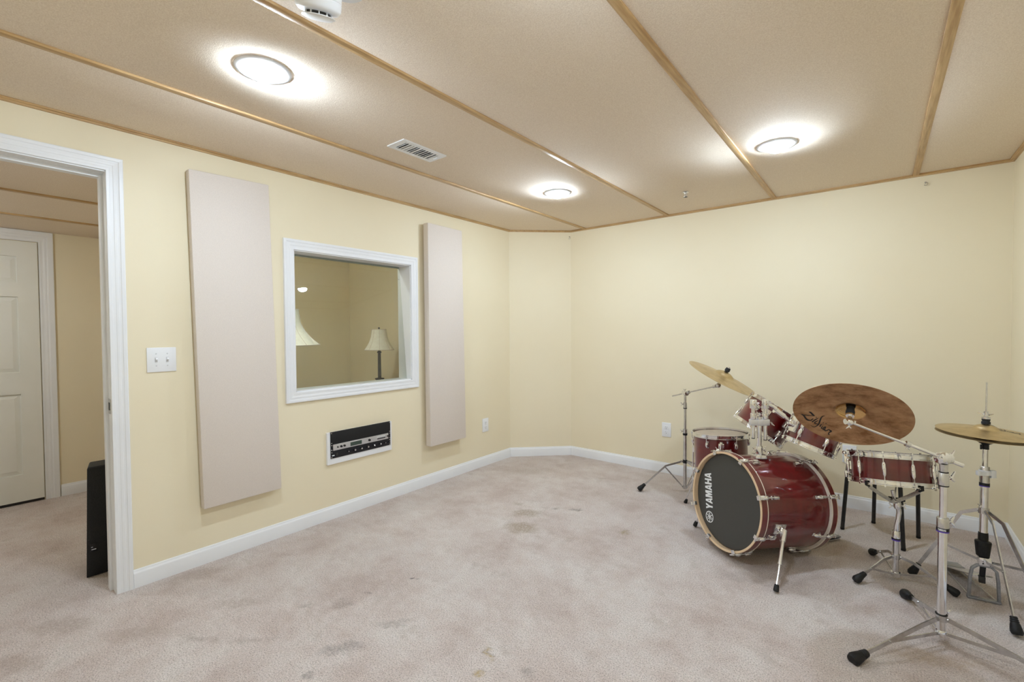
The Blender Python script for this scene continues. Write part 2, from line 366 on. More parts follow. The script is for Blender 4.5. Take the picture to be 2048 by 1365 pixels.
wl = MB()
for y0, y1, z0, z1 in ((YF-0.12, DY0, 0, H), (DY0, DY1, DZ, H), (DY1, WY0, 0, H), (WY0, WY1, 0, WZ0), (WY0, WY1, WZ1, H), (WY1, DC0+0.42, 0, H)):
    wl.span(-TL, 0, y0, y1, z0, z1)
struct(wl.build('wall_left', 'wall_paint'))
struct(MB().span(0.0, XR+0.12, YB, YB+0.12, 0, H).build('wall_back', 'wall_paint'))
wc = MB(); wc.prism([(0, DC0), (DC1, YB), (0, YB)], (0,0,0), (1,0,0), (0,1,0), (0,0,1), H); struct(wc.build('wall_corner', 'wall_paint'))
struct(MB().span(XR, XR+0.12, YF-0.12, YB, 0, H).build('wall_right', 'wall_paint'))
struct(MB().span(0, XR, YF-0.12, YF, 0, H).build('wall_front', 'wall_paint'))
# ceiling: slab, fabric panels between the oak strips
ceil = struct(MB().span(-TL, XR+0.12, YF-0.12, YB+0.12, H+0.004, H+0.08).build('ceiling', 'ceiling_fabric'))
SX = [0.605, 1.400, 2.1955, 2.983]; xs = [0.0] + SX + [XR]
for k in range(5):
    MB().span(xs[k]+0.002, xs[k+1]-0.002, YF, YB, H, H+0.006).build('ceiling_panel', 'ceiling_fabric', ceil, local=True, bevel=0.0015)
n = 1
for x in SX:
    struct(MB().span(x-0.0155, x+0.0155, YF, YB-0.02, H-0.009, H+0.001).build('trim_%d' % n, 'oak', bevel=0.0015), 'oak batten running along the fabric ceiling'); n += 1
tp = [(0,0), (0.022,0), (0.022,-0.007), (0.013,-0.009), (0.011,-0.015), (0,-0.015)]
def crown(p0, p1, ex, m, a0=0, a1=0):
    global n
    b = MB(); b.profile(tp, p0, p1, ex, (0,0,1), a0, a1); struct(b.build('trim_%d' % n, m), 'oak moulding where wall meets ceiling'); n += 1
t225 = math.tan(PI/8)
dd = V((DC1, YB-DC0, 0)).normalized(); dn = V((dd.y, -dd.x, 0))
crown((0,YF,H), (0,DC0,H), (1,0,0), 'oak', 1, -t225)
crown((0,DC0,H), (DC1,YB,H), dn, 'oak', t225, -t225)
crown((DC1,YB,H), (XR,YB,H), (0,-1,0), 'oak_cross', t225, -1)
crown((XR,YB,H), (XR,YF,H), (-1,0,0), 'oak', 1, -1)
crown((XR,YF,H), (0,YF,H), (0,1,0), 'oak_cross', 1, -1)
bp_ = [(0,0), (0.014,0), (0.014,0.068), (0.011,0.074), (0.008,0.0765), (0.0065,0.084), (0,0.0865)]
def base(name, p0, p1, ex, a0=0, a1=0):
    b = MB(); b.profile(bp_, p0, p1, ex, (0,0,1), a0, a1); struct(b.build(name, 'white_trim'))
CW = 0.0625                                         # casing width
base('baseboard_left', (0, DY1+CW+0.001, 0), (0, DC0, 0), (1,0,0), 0, -t225)
base('baseboard_corner', (0, DC0, 0), (DC1, YB, 0), dn, t225, -t225)
base('baseboard_back', (DC1, YB, 0), (XR, YB, 0), (0,-1,0), t225, -1)
base('baseboard_right', (XR, YB, 0), (XR, YF, 0), (-1,0,0), 1, -1)
base('baseboard_front', (XR, YF, 0), (0, YF, 0), (0,1,0), 1, -1)

# casing: fluted moulding, profile across its width (0 = inner edge)
def casing_profile(wd):
    return [(0,0), (0,0.0108), (0.002,0.0118), (0.012,0.0118), (0.015,0.0108), (0.024,0.0112), (0.027,0.0126), (0.035,0.0132), (0.038,0.0124), (0.045,0.0132), (0.048,0.0156), (wd-0.003,0.0164), (wd,0.0148), (wd,0)]
def casing_bar(parent, p0, p1, ex, ez, a0, a1, mname='white_trim', nm='casing'):
    b = MB(); b.profile(casing_profile(CW), p0, p1, ex, ez, a0, a1); return b.build(nm, mname, parent, local=True, smooth=False)
def plain_root(name, label=None):
    o = bpy.data.objects.new(name, None); C.objects.link(o); ROOTINV[o.name] = Matrix.Identity(4); return struct(o, label)
d1 = plain_root('door_1', 'white doorway with fluted casing, no door leaf, opening to the hallway')
casing_bar(d1, (0,DY1,0), (0,DY1,DZ), (0,1,0), (1,0,0), 0, 1)
casing_bar(d1, (0,DY0,DZ), (0,DY1,DZ), (0,0,1), (1,0,0), -1, 1)
casing_bar(d1, (0,DY0,DZ), (0,DY0,0), (0,-1,0), (1,0,0), -1, 0)
J = 0.018
MB().span(-TL-0.003, 0.003, DY1-0.0008, DY1+0.012, 0, DZ+0.004).build('jamb', 'white_trim', d1, local=True)
MB().span(-TL-0.003, 0.003, DY0-0.008, DY0+J-0.012, 0, DZ+0.004).build('jamb', 'white_trim', d1, local=True)
MB().span(-TL-0.003, 0.003, DY0, DY1, DZ-J+0.012, DZ+0.008).build('head_jamb', 'white_trim', d1, local=True)
MB().span(-0.095, -0.055, DY1-0.012, DY1+0.002, 0, DZ-0.0222).build('door_stop', 'white_trim', d1, local=True)
MB().span(-0.095, -0.055, DY0-0.002, DY0+0.022, 0, DZ-0.0222).build('door_stop', 'white_trim', d1, local=True)
MB().span(-0.095, -0.055, DY0, DY1, DZ-0.022, DZ+0.002).build('door_stop', 'white_trim', d1, local=True)
sp = MB().span(-0.046, -0.002, DY1-0.0030, DY1+0.0005, 0.855, 0.925).build('strike_plate', 'steel', d1, local=True); sp['label'] = 'small metal strike plate'
MB().span(-0.034, -0.016, DY1-0.0042, DY1-0.0025, 0.872, 0.908).build('strike_hole', 'black_steel', sp, local=True)

# studio window: casing, jambs, tilted pane
w1 = plain_root('window_1', 'square white-framed studio window with tilted glass')
casing_bar(w1, (0,WY1,WZ0), (0,WY1,WZ1), (0,1,0), (1,0,0), -1, 1)
casing_bar(w1, (0,WY1,WZ1), (0,WY0,WZ1), (0,0,1), (1,0,0), -1, 1)
casing_bar(w1, (0,WY0,WZ1), (0,WY0,WZ0), (0,-1,0), (1,0,0), -1, 1)
casing_bar(w1, (0,WY0,WZ0), (0,WY1,WZ0), (0,0,-1), (1,0,0), -1, 1)
for y0, y1, z0, z1, nm in ((WY1-0.006, WY1+0.01, WZ0, WZ1, 'jamb'), (WY0-0.01, WY0+0.006, WZ0, WZ1, 'jamb'), (WY0, WY1, WZ1-0.006, WZ1+0.01, 'head_jamb'), (WY0, WY1, WZ0-0.01, WZ0+0.006, 'sill')):
    MB().span(-TL-0.003, 0.003, y0, y1, z0, z1).build(nm, 'white_trim', w1, local=True)
GT, GB = -0.124, -0.048                             # glass leans away at the top
gv = V((GT-GB, 0, WZ1-WZ0-0.012)); gn = V((gv.z, 0, -gv.x)).normalized()
g = MB(); g.add([V((GB, WY0+0.006, WZ0+0.006)), V((GB, WY1-0.006, WZ0+0.006)), V((GT, WY1-0.006, WZ1-0.006)), V((GT, WY0+0.006, WZ1-0.006))], [(0,1,2,3)])
pane = g.build('pane', 'glass', w1, local=True, smooth=False)
if pane.data.polygons[0].normal.x < 0: pane.data.flip_normals()      # outer side faces the room
MB().strap([V((GT, WY0+0.01, WZ1-0.011))-gn*0.008, V((GT, WY1-0.01, WZ1-0.011))-gn*0.008], 0.012, 0.010, gn).build('glass_stop', 'white_trim', w1, local=True)

# hallway behind the doorway and control room behind the window
struct(MB().span(HX-0.12, HX, -1.4, 3.15, 0, H).build('wall_hallway', 'wall_paint'))
struct(MB().span(HX, -TL, -1.4, -1.28, 0, H).build('wall_hallway_end', 'wall_paint'))
struct(MB().span(-1.5, -TL, 0.93, 1.03, 0, H).build('wall_partition', 'wall_paint'))
struct(MB().span(HX, -TL, 3.02, 3.14, 0, H).build('wall_control_room', 'wall_paint'))
hc = struct(MB().span(HX, -TL, -1.28, 0.98, HCEIL, HCEIL+0.06).build('ceiling_hallway', 'ceiling_fabric'))
struct(MB().span(HX, -TL, 0.98, 3.14, H, H+0.06).build('ceiling_control_room', 'ceiling_fabric'))
struct(MB().span(HX, HX+0.05, 0.93, 0.98, HCEIL, H).build('wall_bulkhead', 'wall_paint'))
for x in (-0.72, -1.425):
    struct(MB().span(x-0.0155, x+0.0155, -1.28, 0.93, HCEIL-0.009, HCEIL+0.001).build('trim_%d' % n, 'oak', bevel=0.0015), 'oak batten across the hallway ceiling'); n += 1
base('baseboard_hallway', (HX, 0.477+0.083, 0), (HX, 3.02, 0), (1,0,0))
base('baseboard_control_room', (HX, 3.02, 0), (-TL, 3.02, 0), (0,-1,0))
# hallway door: six-panel leaf in its casing
E2 = 0.477; W2 = 0.77; Z2 = 1.905
d2 = plain_root('door_2', 'closed cream six-panel door across the hallway')
oldCW = CW; CW = 0.078
casing_bar(d2, (HX,E2,0), (HX,E2,Z2), (0,1,0), (1,0,0), 0, 1)
casing_bar(d2, (HX,E2-W2-0.02,Z2), (HX,E2,Z2), (0,0,1), (1,0,0), -1, 1)
casing_bar(d2, (HX,E2-W2-0.02,Z2), (HX,E2-W2-0.02,0), (0,-1,0), (1,0,0), -1, 0)
CW = oldCW
leaf = plain = None
dx = HX+0.004
slab = MB(); y1 = E2-0.006; y0 = E2-W2; z0 = 0.022; z1 = Z2-0.006
st = 0.105; mid = (y0+y1)/2
def bar(a, b, c, d): slab.span(HX+0.001, HX+0.016, a, b, c, d)
rails = [(z0, 0.215), (0.80, 0.955), (1.50, 1.60), (z1-0.11, z1)]
bar(y0, y0+st, z0, z1); bar(y1-st, y1, z0, z1); bar(mid-0.052, mid+0.052, z0, z1)
for a, b in rails: bar(y0+st, y1-st, a, b)
slab.span(HX+0.0005, HX+0.004, y0, y1, z0, z1)
lf = slab.build('door_leaf', 'door_paint', d2, local=True)
for ya, yb in ((y0+st, mid-0.052), (mid+0.052, y1-st)):
    for za, zb in ((0.215,0.80), (0.955,1.50), (1.60,z1-0.11)):
        p = MB(); i1, i2 = 0.004, 0.032
        pr = [(ya+i1,za+i1),(yb-i1,za+i1),(yb-i1,zb-i1),(ya+i1,zb-i1)]; pq = [(ya+i2,za+i2),(yb-i2,za+i2),(yb-i2,zb-i2),(ya+i2,zb-i2)]
        p.add([V((HX+0.004,*q)) for q in pr] + [V((HX+0.012,*q)) for q in pq], [(4,5,6,7)] + [(i,(i+1)%4,4+(i+1)%4,4+i) for i in range(4)])
        p.build('panel', 'door_paint', lf, local=True, smooth=False)
MB().span(HX+0.0005, HX+0.003, y0, y1, 0.001, z0).build('threshold_gap', 'black_steel', d2, local=True)

# ------------------------------------------------------------------ recessed lights
def recessed(x, y, label, z=H, bm='bulb', r=0.094):
    t = thing('recessed_light', label, 'ceiling light', (x, y, z), group='recessed ceiling lights')
    b = MB(); b.lathe([(r,0.001),(r+0.001,-0.003),(r-0.003,-0.0052),(r-0.018,-0.0085),(r-0.031,-0.0105),(r-0.0345,-0.009),(r-0.0355,0.001)], n=56); b.build('trim_ring', 'white_trim', t, local=True)
    b = MB(); b.lathe([(r-0.033,-0.0012),(0.030,-0.0008)], n=48); b.build('baffle', 'plate_recess', t, local=True)
    b = MB(); R = 0.049; pr = [(R*0.97, -0.001), (R, -0.008)]
    for k in range(1, 7):
        a = PI/2*k/6; pr.append((R*math.cos(a) if k < 6 else 0, -0.008 - 0.032*math.sin(a)))
    b.lathe(pr, n=20); b.build('bulb', bm, t, local=True)
    return t
recessed(1.024, 0.774, 'large lit recessed light nearest the camera, above the doorway side')
recessed(1.027, 2.756, 'lit recessed light farthest away, near the corner wall')
recessed(2.379, 2.784, 'lit recessed light above the drum kit')
recessed(2.379, 0.774, 'recessed light behind the top of the picture')
recessed(-1.05, -0.25, 'unseen recessed light added to light the hallway', HCEIL, 'bulb_added')  # added lamp, out of view, to lift the hallway
recessed(-0.45, 1.28, 'unseen recessed light added to brighten the control room', H, 'bulb_added')  # added out of view so the big lampshade and walls are lit

# ------------------------------------------------------------------ ceiling fittings
t = thing('air_vent', 'white rectangular ceiling air register between two oak battens', 'air vent', (0.866, 1.632, H))
b = MB(); W_, L_ = 0.137, 0.292
for x0, x1, y0_, y1_ in ((-W_/2,-0.044,-L_/2,L_/2),(0.044,W_/2,-L_/2,L_/2),(-0.044,0.044,-L_/2,-0.112),(-0.044,0.044,0.112,L_/2)):
    b.add([V((x0,y0_,0)),V((x1,y0_,0)),V((x1,y1_,0)),V((x0,y1_,0)),V((x0,y0_,-0.006)),V((x1,y0_,-0.006)),V((x1,y1_,-0.006)),V((x0,y1_,-0.006))], [(0,1,2,3),(7,6,5,4),(0,4,5,1),(1,5,6,2),(2,6,7,3),(3,7,4,0)])
b.build('frame', 'plate_white', t, local=True, smooth=False)
MB().span(-0.045,0.045,-0.113,0.113,-0.001,-0.0004).build('duct_shadow', 'plate_slot', t, local=True)
for k in range(12):
    yk = -0.102 + k*0.0186
    R = Matrix.Rotation((0.5,0.3,0.12,0.2,0.42,0.15,0.45,0.3,0.38,0.42,0.15,0.4)[k], 3, 'X')
    MB().box((0, yk, -0.0045), (0.088, 0.0178, 0.0014), R).build('slat', 'plate_white', t, local=True, smooth=False)
MB().box((0.005, 0.121, -0.009), (0.03, 0.006, 0.006)).build('lever', 'plate_white', t, local=True, bevel=0.001)

sda = V((-0.335, 0.185, -0.924)).normalized()      # it hangs loose from its plate, tilted
t = thing('smoke_detector', 'white round smoke detector hanging at the top edge', 'smoke detector', V((1.560,0.695,2.125)) - sda*0.056, axis_rot(-sda, (0,1,0)))
b = MB(); b.lathe([(0,0.004),(0.058,0.004),(0.0615,0),(0.0615,-0.012),(0.060,-0.0135),(0.060,-0.015),(0.0615,-0.0165),(0.060,-0.032),(0.053,-0.040),(0.036,-0.043),(0,-0.043)], n=48); b.build('body', 'plate_white', t, local=True)
b = MB(); b.lathe([(0.033,-0.042),(0.033,-0.052),(0,-0.052)], n=36); b.build('sensing_chamber', 'black_steel', t, local=True)
for k in range(10):
    a = 2*PI*k/10 + 0.2; MB().box((0.0345*math.cos(a), 0.0345*math.sin(a), -0.0475), (0.004, 0.003, 0.011), Matrix.Rotation(a, 3, 'Z')).build('fin', 'plate_white', t, local=True)
b = MB(); b.lathe([(0,-0.0515),(0.044,-0.0515),(0.0445,-0.053),(0.038,-0.0565),(0.0,-0.058)], n=44); b.build('cap', 'plate_white', t, local=True)
b = MB(); b.lathe([(0.058,0),(0.060,-0.003),(0.056,-0.008),(0,-0.009)], (1.632,0.735,H), (0,0,1), 40); b.build('mounting_plate', 'plate_white', t)

t = thing('sprinkler_head', 'tiny metal pendent fitting in the ceiling near the back wall', 'sprinkler', (1.735, 3.317, H))
b = MB(); b.lathe([(0.020,0),(0.020,-0.004),(0.011,-0.007),(0.009,-0.014),(0,-0.014)], n=20); b.build('escutcheon', 'steel', t, local=True)
b = MB(); b.tube([(0.008,0,-0.012),(0.011,0,-0.022),(0.006,0,-0.034)], 0.0018, 8); b.tube([(-0.008,0,-0.012),(-0.011,0,-0.022),(-0.006,0,-0.034)], 0.0018, 8); b.cyl((0,0,-0.014),(0,0,-0.032),0.003); b.build('frame_arms', 'steel', t, local=True)
b = MB(); b.lathe([(0,-0.033),(0.005,-0.033),(0.014,-0.036),(0.014,-0.0375),(0,-0.0375)], n=20); b.build('deflector', 'lamp_bronze', t, local=True)

def wall_hook(loc, nrm, label):
    R = axis_rot(nrm, (0,0,1)); t = thing('wall_hook', label, 'hook', loc, R, 'hooks under the ceiling moulding')
    b = MB(); b.lathe([(0,0),(0.006,0.0),(0.006,0.003),(0.003,0.006),(0,0.006)], n=14); b.build('screw_base', 'steel', t, local=True)
    pts = [(0,0,0.003),(0.0,-0.001,0.014)] + [(0.009*0+0.010*math.sin(a)*1.0, -0.001-0.010+0.010*math.cos(a), 0.016) for a in [k*0.5 for k in range(0,9)]]
    b = MB(); b.tube(pts, 0.0017, 8); b.build('hook', 'steel', t, local=True)
    return t
wall_hook((3.030, YB, 2.147), (0,-1,0), 'small metal hook under the moulding, right of the last batten')
wall_hook((0.432, YB-0.008, 2.147), (dn + V((0,-1,0))).normalized(), 'small metal hook at the top of the corner wall')

# ------------------------------------------------------------------ wall plates
def outlet(loc, nrm, label):
    t = thing('wall_outlet', label, 'outlet', loc, axis_rot(nrm), 'duplex wall outlets')
    b = MB(); b.box((0,0,0.003), (0.079,0.123,0.006)); b.build('cover_plate', 'plate_white', t, local=True, bevel=0.0022)
    for sy in (-1, 1):
        b = MB(); b.box((0, sy*0.021, 0.0065), (0.034,0.029,0.003)); o = b.build('receptacle', 'plate_white', t, local=True, bevel=0.001)
        b = MB(); b.box((-0.0065, sy*0.021+0.004, 0.0082), (0.0022,0.009,0.0008)); b.box((0.0065, sy*0.021+0.004, 0.0082), (0.0022,0.007,0.0008)); b.cyl((0,sy*0.021-0.008,0.0078),(0,sy*0.021-0.008,0.0086),0.0026,n=10); b.build('slots', 'plate_slot', o, local=True)
    b = MB(); b.cyl((0,0,0.006),(0,0,0.0072),0.003,n=12); b.build('screw', 'plate_recess', t, local=True)
outlet((0, 3.114, 0.370), (1,0,0), 'white wall outlet right of the narrow fabric panel')
outlet((1.392, YB, 0.372), (0,-1,0), 'white wall outlet left of the rear cymbal stand')
outlet((2.660, YB, 0.370), (0,-1,0), 'white wall outlet half hidden behind the snare drum')
t = thing('light_switch', 'white double toggle light switch beside the doorway', 'light switch', (0, 0.699, 1.101), axis_rot((1,0,0)))
MB().box((0,0,0.003), (0.121,0.122,0.006)).build('cover_plate', 'plate_white', t, local=True, bevel=0.0022)
for sx in (-1, 1):
    b = MB(); b.box((sx*0.023,0,0.0064), (0.011,0.025,0.0012)); o = b.build('toggle_slot', 'plate_recess', t, local=True)
    b = MB(); b.box((sx*0.023,0.003,0.011), (0.008,0.011,0.014), Matrix.Rotation(-0.5,3,'X')); b.build('toggle', 'plate_white', o, local=True, bevel=0.001)
    for sy in (-1,1):
        b = MB(); b.cyl((sx*0.023,sy*0.030,0.006),(sx*0.023,sy*0.030,0.0072),0.0032,n=12); b.build('screw', 'plate_recess', t, local=True)

# ------------------------------------------------------------------ acoustic panels
def acoustic(corners, x0, x1, label):
    """corners (y, z) of the front: TL TR BR BL"""
    cy = sum(c[0] for c in corners)/4; cz = sum(c[1] for c in corners)/4
    t = thing('acoustic_panel', label, 'acoustic panel', (0, cy, cz), group='fabric acoustic panels')
    b = MB(); b.add([V((x0,*c)) for c in corners] + [V((x1,*c)) for c in corners], [(3,2,1,0),(4,5,6,7)] + [(i,(i+1)%4,4+(i+1)%4,4+i) for i in range(4)])
    b.build('fabric_face', 'fabric_panel', t, bevel=0.007)
    b = MB(); dy = 0.05; dz = 0.05
    c2 = [(c[0] + (dy if c[0] < cy else -dy), c[1] + (dz if c[1] < cz else -dz)) for c in corners]
    b.add([V((0.001,*c)) for c in c2] + [V((x0+0.002,*c)) for c in c2], [(3,2,1,0),(4,5,6,7)] + [(i,(i+1)%4,4+(i+1)%4,4+i) for i in range(4)])
    b.build('mounting_frame', 'desk_wood', t)
acoustic([(0.8155,2.071),(1.2105,2.083),(1.2525,0.309),(0.8505,0.3065)], 0.012, 0.060, 'wide beige fabric acoustic panel between the switch and the window')
acoustic([(2.385,2.075),(2.760,2.071),(2.787,0.325),(2.390,0.3255)], 0.022, 0.078, 'beige fabric acoustic panel right of the studio window')

# ------------------------------------------------------------------ rack in the left wall
RY0, RY1, RZ0, RZ1 = 1.566, 2.069, 0.364, 0.574
t = thing('wall_rack', 'white wooden frame board set in the wall under the window', 'rack', (0, (RY0+RY1)/2, RZ0))
b = MB()
b.span(0, 0.016, RY0, RY0+0.021, RZ0, RZ1); b.span(0, 0.016, RY1-0.013, RY1, RZ0, RZ1); b.span(0, 0.016, RY0+0.021, RY1-0.013, RZ0, RZ0+0.038); b.span(0, 0.004, RY0+0.021, RY1-0.013, RZ0+0.038, RZ1)
b.build('board', 'white_trim', t, smooth=False)
y0, y1 = RY0+0.021, RY1-0.013; zb = RZ0+0.038; zt = RZ1+0.001; u = (zt-zb)
def screws(t, za, zb_, x=0.02):
    for yy in (y0+0.007, y1-0.007):
        for zz in (za+0.007, zb_-0.007):
            MB().lathe([(0,0.0025),(0.002,0.0025),(0.0034,0.001),(0.0034,0)], (x,yy,zz), (1,0,0), 10).build('screw', 'chrome', t)
t = thing('blank_rack_panel', 'plain black blank panel above the rack units', 'rack panel', (0.01, (y0+y1)/2, zb+u*0.545))
MB().span(0.006, 0.020, y0, y1, zb+u*0.545, zt).build('plate', 'black_cabinet', t, bevel=0.001); screws(t, zb+u*0.545, zt)
za, zc = zb+u*0.275, zb+u*0.543
t = thing('rack_unit', 'silver rack recorder with small display, middle of the wall rack', 'rack unit', (0.01, (y0+y1)/2, za))
MB().span(0.006, 0.020, y0, y1, za, zc).build('front_panel', 'black_plastic', t, bevel=0.001)
MB().span(0.020, 0.023, y0+0.016, y1-0.02, za+0.003, zc-0.003).build('faceplate', 'rack_silver', t, bevel=0.001); screws(t, za, zc, 0.0205)
zz = (za+zc)/2; yw = y1-y0
for fr, rr in ((0.10,0.0045),(0.155,0.0075),(0.205,0.0075),(0.615,0.0085),(0.945,0.0065)):
    MB().lathe([(0,0.009),(rr*0.85,0.009),(rr,0.001),(rr,0)], (0.023, y0+yw*fr, zz), (1,0,0), 16).build('knob', 'black_plastic', t)
o = MB().span(0.023, 0.0245, y0+yw*0.285, y0+yw*0.495, za+0.006, zc-0.006).build('display', 'rack_silver', t, bevel=0.0008)
MB().span(0.0245, 0.0252, y0+yw*0.30, y0+yw*0.485, za+0.010, zc-0.011).build('screen', 'lcd', o)
for k in range(6):
    MB().span(0.023, 0.0255, y0+yw*(0.745+0.026*k), y0+yw*(0.763+0.026*k), zz+0.004, zz+0.010).build('button', 'plate_white', t, bevel=0.0008)
MB().span(0.023, 0.0245, y0+yw*0.755, y0+yw*0.90, zz-0.009, zz-0.003).build('card_slot', 'black_plastic', t)
t = thing('rack_unit', 'black rack preamp with a row of knobs, lowest in the wall rack', 'rack unit', (0.01, (y0+y1)/2, zb))
MB().span(0.006, 0.020, y0, y1, zb, za-0.001).build('front_panel', 'black_plastic', t, bevel=0.001); screws(t, zb, za-0.001)
zz = zb + (za-zb)*0.55
for fr, rr in ((0.265,0.006),(0.37,0.0095),(0.48,0.0095),(0.59,0.0095),(0.70,0.0095),(0.81,0.0095),(0.895,0.005),(0.965,0.0045)):
    o = MB().lathe([(0,0.012),(rr*0.8,0.012),(rr,0.002),(rr*1.1,0)], (0.020, y0+yw*fr, zz), (1,0,0), 18).build('knob', 'black_plastic', t)
    MB().lathe([(0,0.0132),(rr*0.55,0.0128),(rr*0.62,0.012)], (0.020, y0+yw*fr, zz), (1,0,0), 14).build('knob_cap', 'chrome', o)
MB().span(0.020, 0.0225, y0+yw*0.075, y0+yw*0.105, zz-0.012, zz+0.004).build('power_switch', 'black_steel', t)
MB().span(0.020, 0.0206, y0+yw*0.018, y0+yw*0.055, zb+0.016, zb+0.022).build('maker_plate', 'print_white', t)

# ------------------------------------------------------------------ loudspeaker in the hallway
t = thing('loudspeaker', 'black cabinet standing on the hallway carpet behind the door jamb', 'speaker', (-0.42, 0.60, 0))
b = MB()
q0 = [(-0.44,0.472),(-0.292,0.441),(-0.292,0.75),(-0.44,0.72)]; q1 = [(-0.44,0.485),(-0.300,0.455),(-0.300,0.74),(-0.44,0.71)]; q2 = [(-0.43,0.489),(-0.306,0.461),(-0.306,0.735),(-0.43,0.705)]
vs = [V((*p,0.004)) for p in q0] + [V((*p,0.550)) for p in q1] + [V((*p,0.557)) for p in q2]
b.add(vs, [(3,2,1,0),(8,9,10,11)] + [(i,(i+1)%4,4+(i+1)%4,4+i) for i in range(4)] + [(4+i,4+(i+1)%4,8+(i+1)%4,8+i) for i in range(4)])
b.build('cabinet', 'black_cabinet', t, bevel=0.002)
o = MB().span(-0.298, -0.2915, 0.458, 0.486, 0.128, 0.168).build('socket_plate', 'black_plastic', t, bevel=0.001)
MB().span(-0.2925, -0.2905, 0.462, 0.480, 0.137, 0.141).build('socket_contact', 'chrome', o); MB().span(-0.2925, -0.2905, 0.461, 0.468, 0.150, 0.153).build('socket_contact', 'chrome', o)
for zz in (0.19, 0.365, 0.535):
    MB().lathe([(0,0.002),(0.003,0.001),(0.0035,0)], (-0.2925-0.01*zz/0.556, 0.449+0.012*zz/0.556, zz), (1,0,0), 10).build('screw', 'black_steel', t)

# ------------------------------------------------------------------ control room furniture
t = thing('desk', 'dark wooden desk in the control room below the window', 'desk', (-0.75, 2.2, 0))
MB().span(-1.25, -0.45, 1.5, 3.0, 0.655, 0.69).build('top', 'desk_wood', t, bevel=0.004)
for x in (-1.2, -0.5):
    for y in (1.55, 2.95): MB().span(x-0.025, x+0.025, y-0.025, y+0.025, 0, 0.655).build('leg', 'desk_wood', t)
def table_lamp(x, y, zb, zs0, zs1, r0, r1, label, bell=0.0, nseg=8):
    t = thing('table_lamp', label, 'table lamp', (x, y, zb), group='control room lamps')
    h0, h1 = zs0-zb, zs1-zb
    MB().lathe([(0,0),(0.065,0),(0.066,0.012),(0.05,0.022),(0.026,0.045),(0.022,0.062),(0.044,0.086),(0.044,0.092),(0.016,0.098),(0.016,0.105),(0,0.105)], n=28).build('base', 'lamp_bronze', t, local=True)
    b = MB(); b.lathe([(0.0155,0.10),(0.0135,h0*0.55),(0.0125,h0-0.035),(0.02,h0-0.03),(0.021,h0-0.02),(0.012,h0-0.012),(0.012,h0+0.04),(0,h0+0.04)], n=20)
    for k in range(8):
        a = 2*PI*k/8; b.cyl((0.0135*math.cos(a),0.0135*math.sin(a),0.11),(0.0115*math.cos(a),0.0115*math.sin(a),h0-0.04),0.003,n=6)
    b.build('stem', 'lamp_bronze', t, local=True)
    pr = []
    for k in range(11):
        s = k/10; r = r0 + (r1-r0)*s - bell*math.sin(PI*s)*(1-0.35*s); pr.append((r, h0 + (h1-h0)*s))
    inner = [(r-0.0022, z) for r, z in reversed(pr)]
    sh = MB(); sh.lathe(pr+inner, n=nseg*3, closed=True); o = sh.build('shade', 'lamp_shade', t, local=True)
    MB().torus((0,0,h1), (0,0,1), r1, 0.0035, 32, 6).build('shade_trim', 'fabric_panel', o, local=True); MB().torus((0,0,h0), (0,0,1), r0, 0.004, 40, 6).build('shade_trim', 'fabric_panel', o, local=True)
    for k in range(nseg):
        a = 2*PI*(k+0.25)/nseg; MB().tube([((r+0.001)*math.cos(a),(r+0.001)*math.sin(a),z) for r, z in pr], 0.0018, 6).build('shade_rib', 'fabric_panel', o, local=True)
    MB().ball((0,0,h1+0.012), 0.010, n=12, m=6).build('finial', 'lamp_bronze', t, local=True)
    MB().cyl((0,0,h0+0.04),(0,0,h1+0.006),0.003,n=8).build('harp', 'lamp_bronze', t, local=True)
table_lamp(-0.95, 2.655, 0.69, 1.057, 1.252, 0.136, 0.066, 'small table lamp with a dark stem at the right of the window', 0.022)
table_lamp(-0.70, 1.640, 0.69, 1.135, 1.405, 0.245, 0.098, 'big cream bell lampshade cut off by the window frame', 0.055)
t = thing('desk_telephone', 'small dark box lying beside the small table lamp', 'box', (-0.93, 2.76, 0.69))
MB().box((-0.93,2.765,0.713), (0.05,0.06,0.045)).build('body', 'black_plastic', t, bevel=0.006); MB().box((-0.93,2.765,0.740), (0.03,0.055,0.012)).build('handset', 'black_plastic', t, bevel=0.004)
t = thing('pen_cup', 'small dark cup in the lower left corner of the window', 'cup', (-0.62, 1.70, 0.69))
MB().lathe([(0,0),(0.022,0),(0.024,0.10),(0.021,0.10),(0.019,0.006),(0,0.006)], (-0.62,1.70,0.69), n=20).build('cup', 'black_plastic', t)

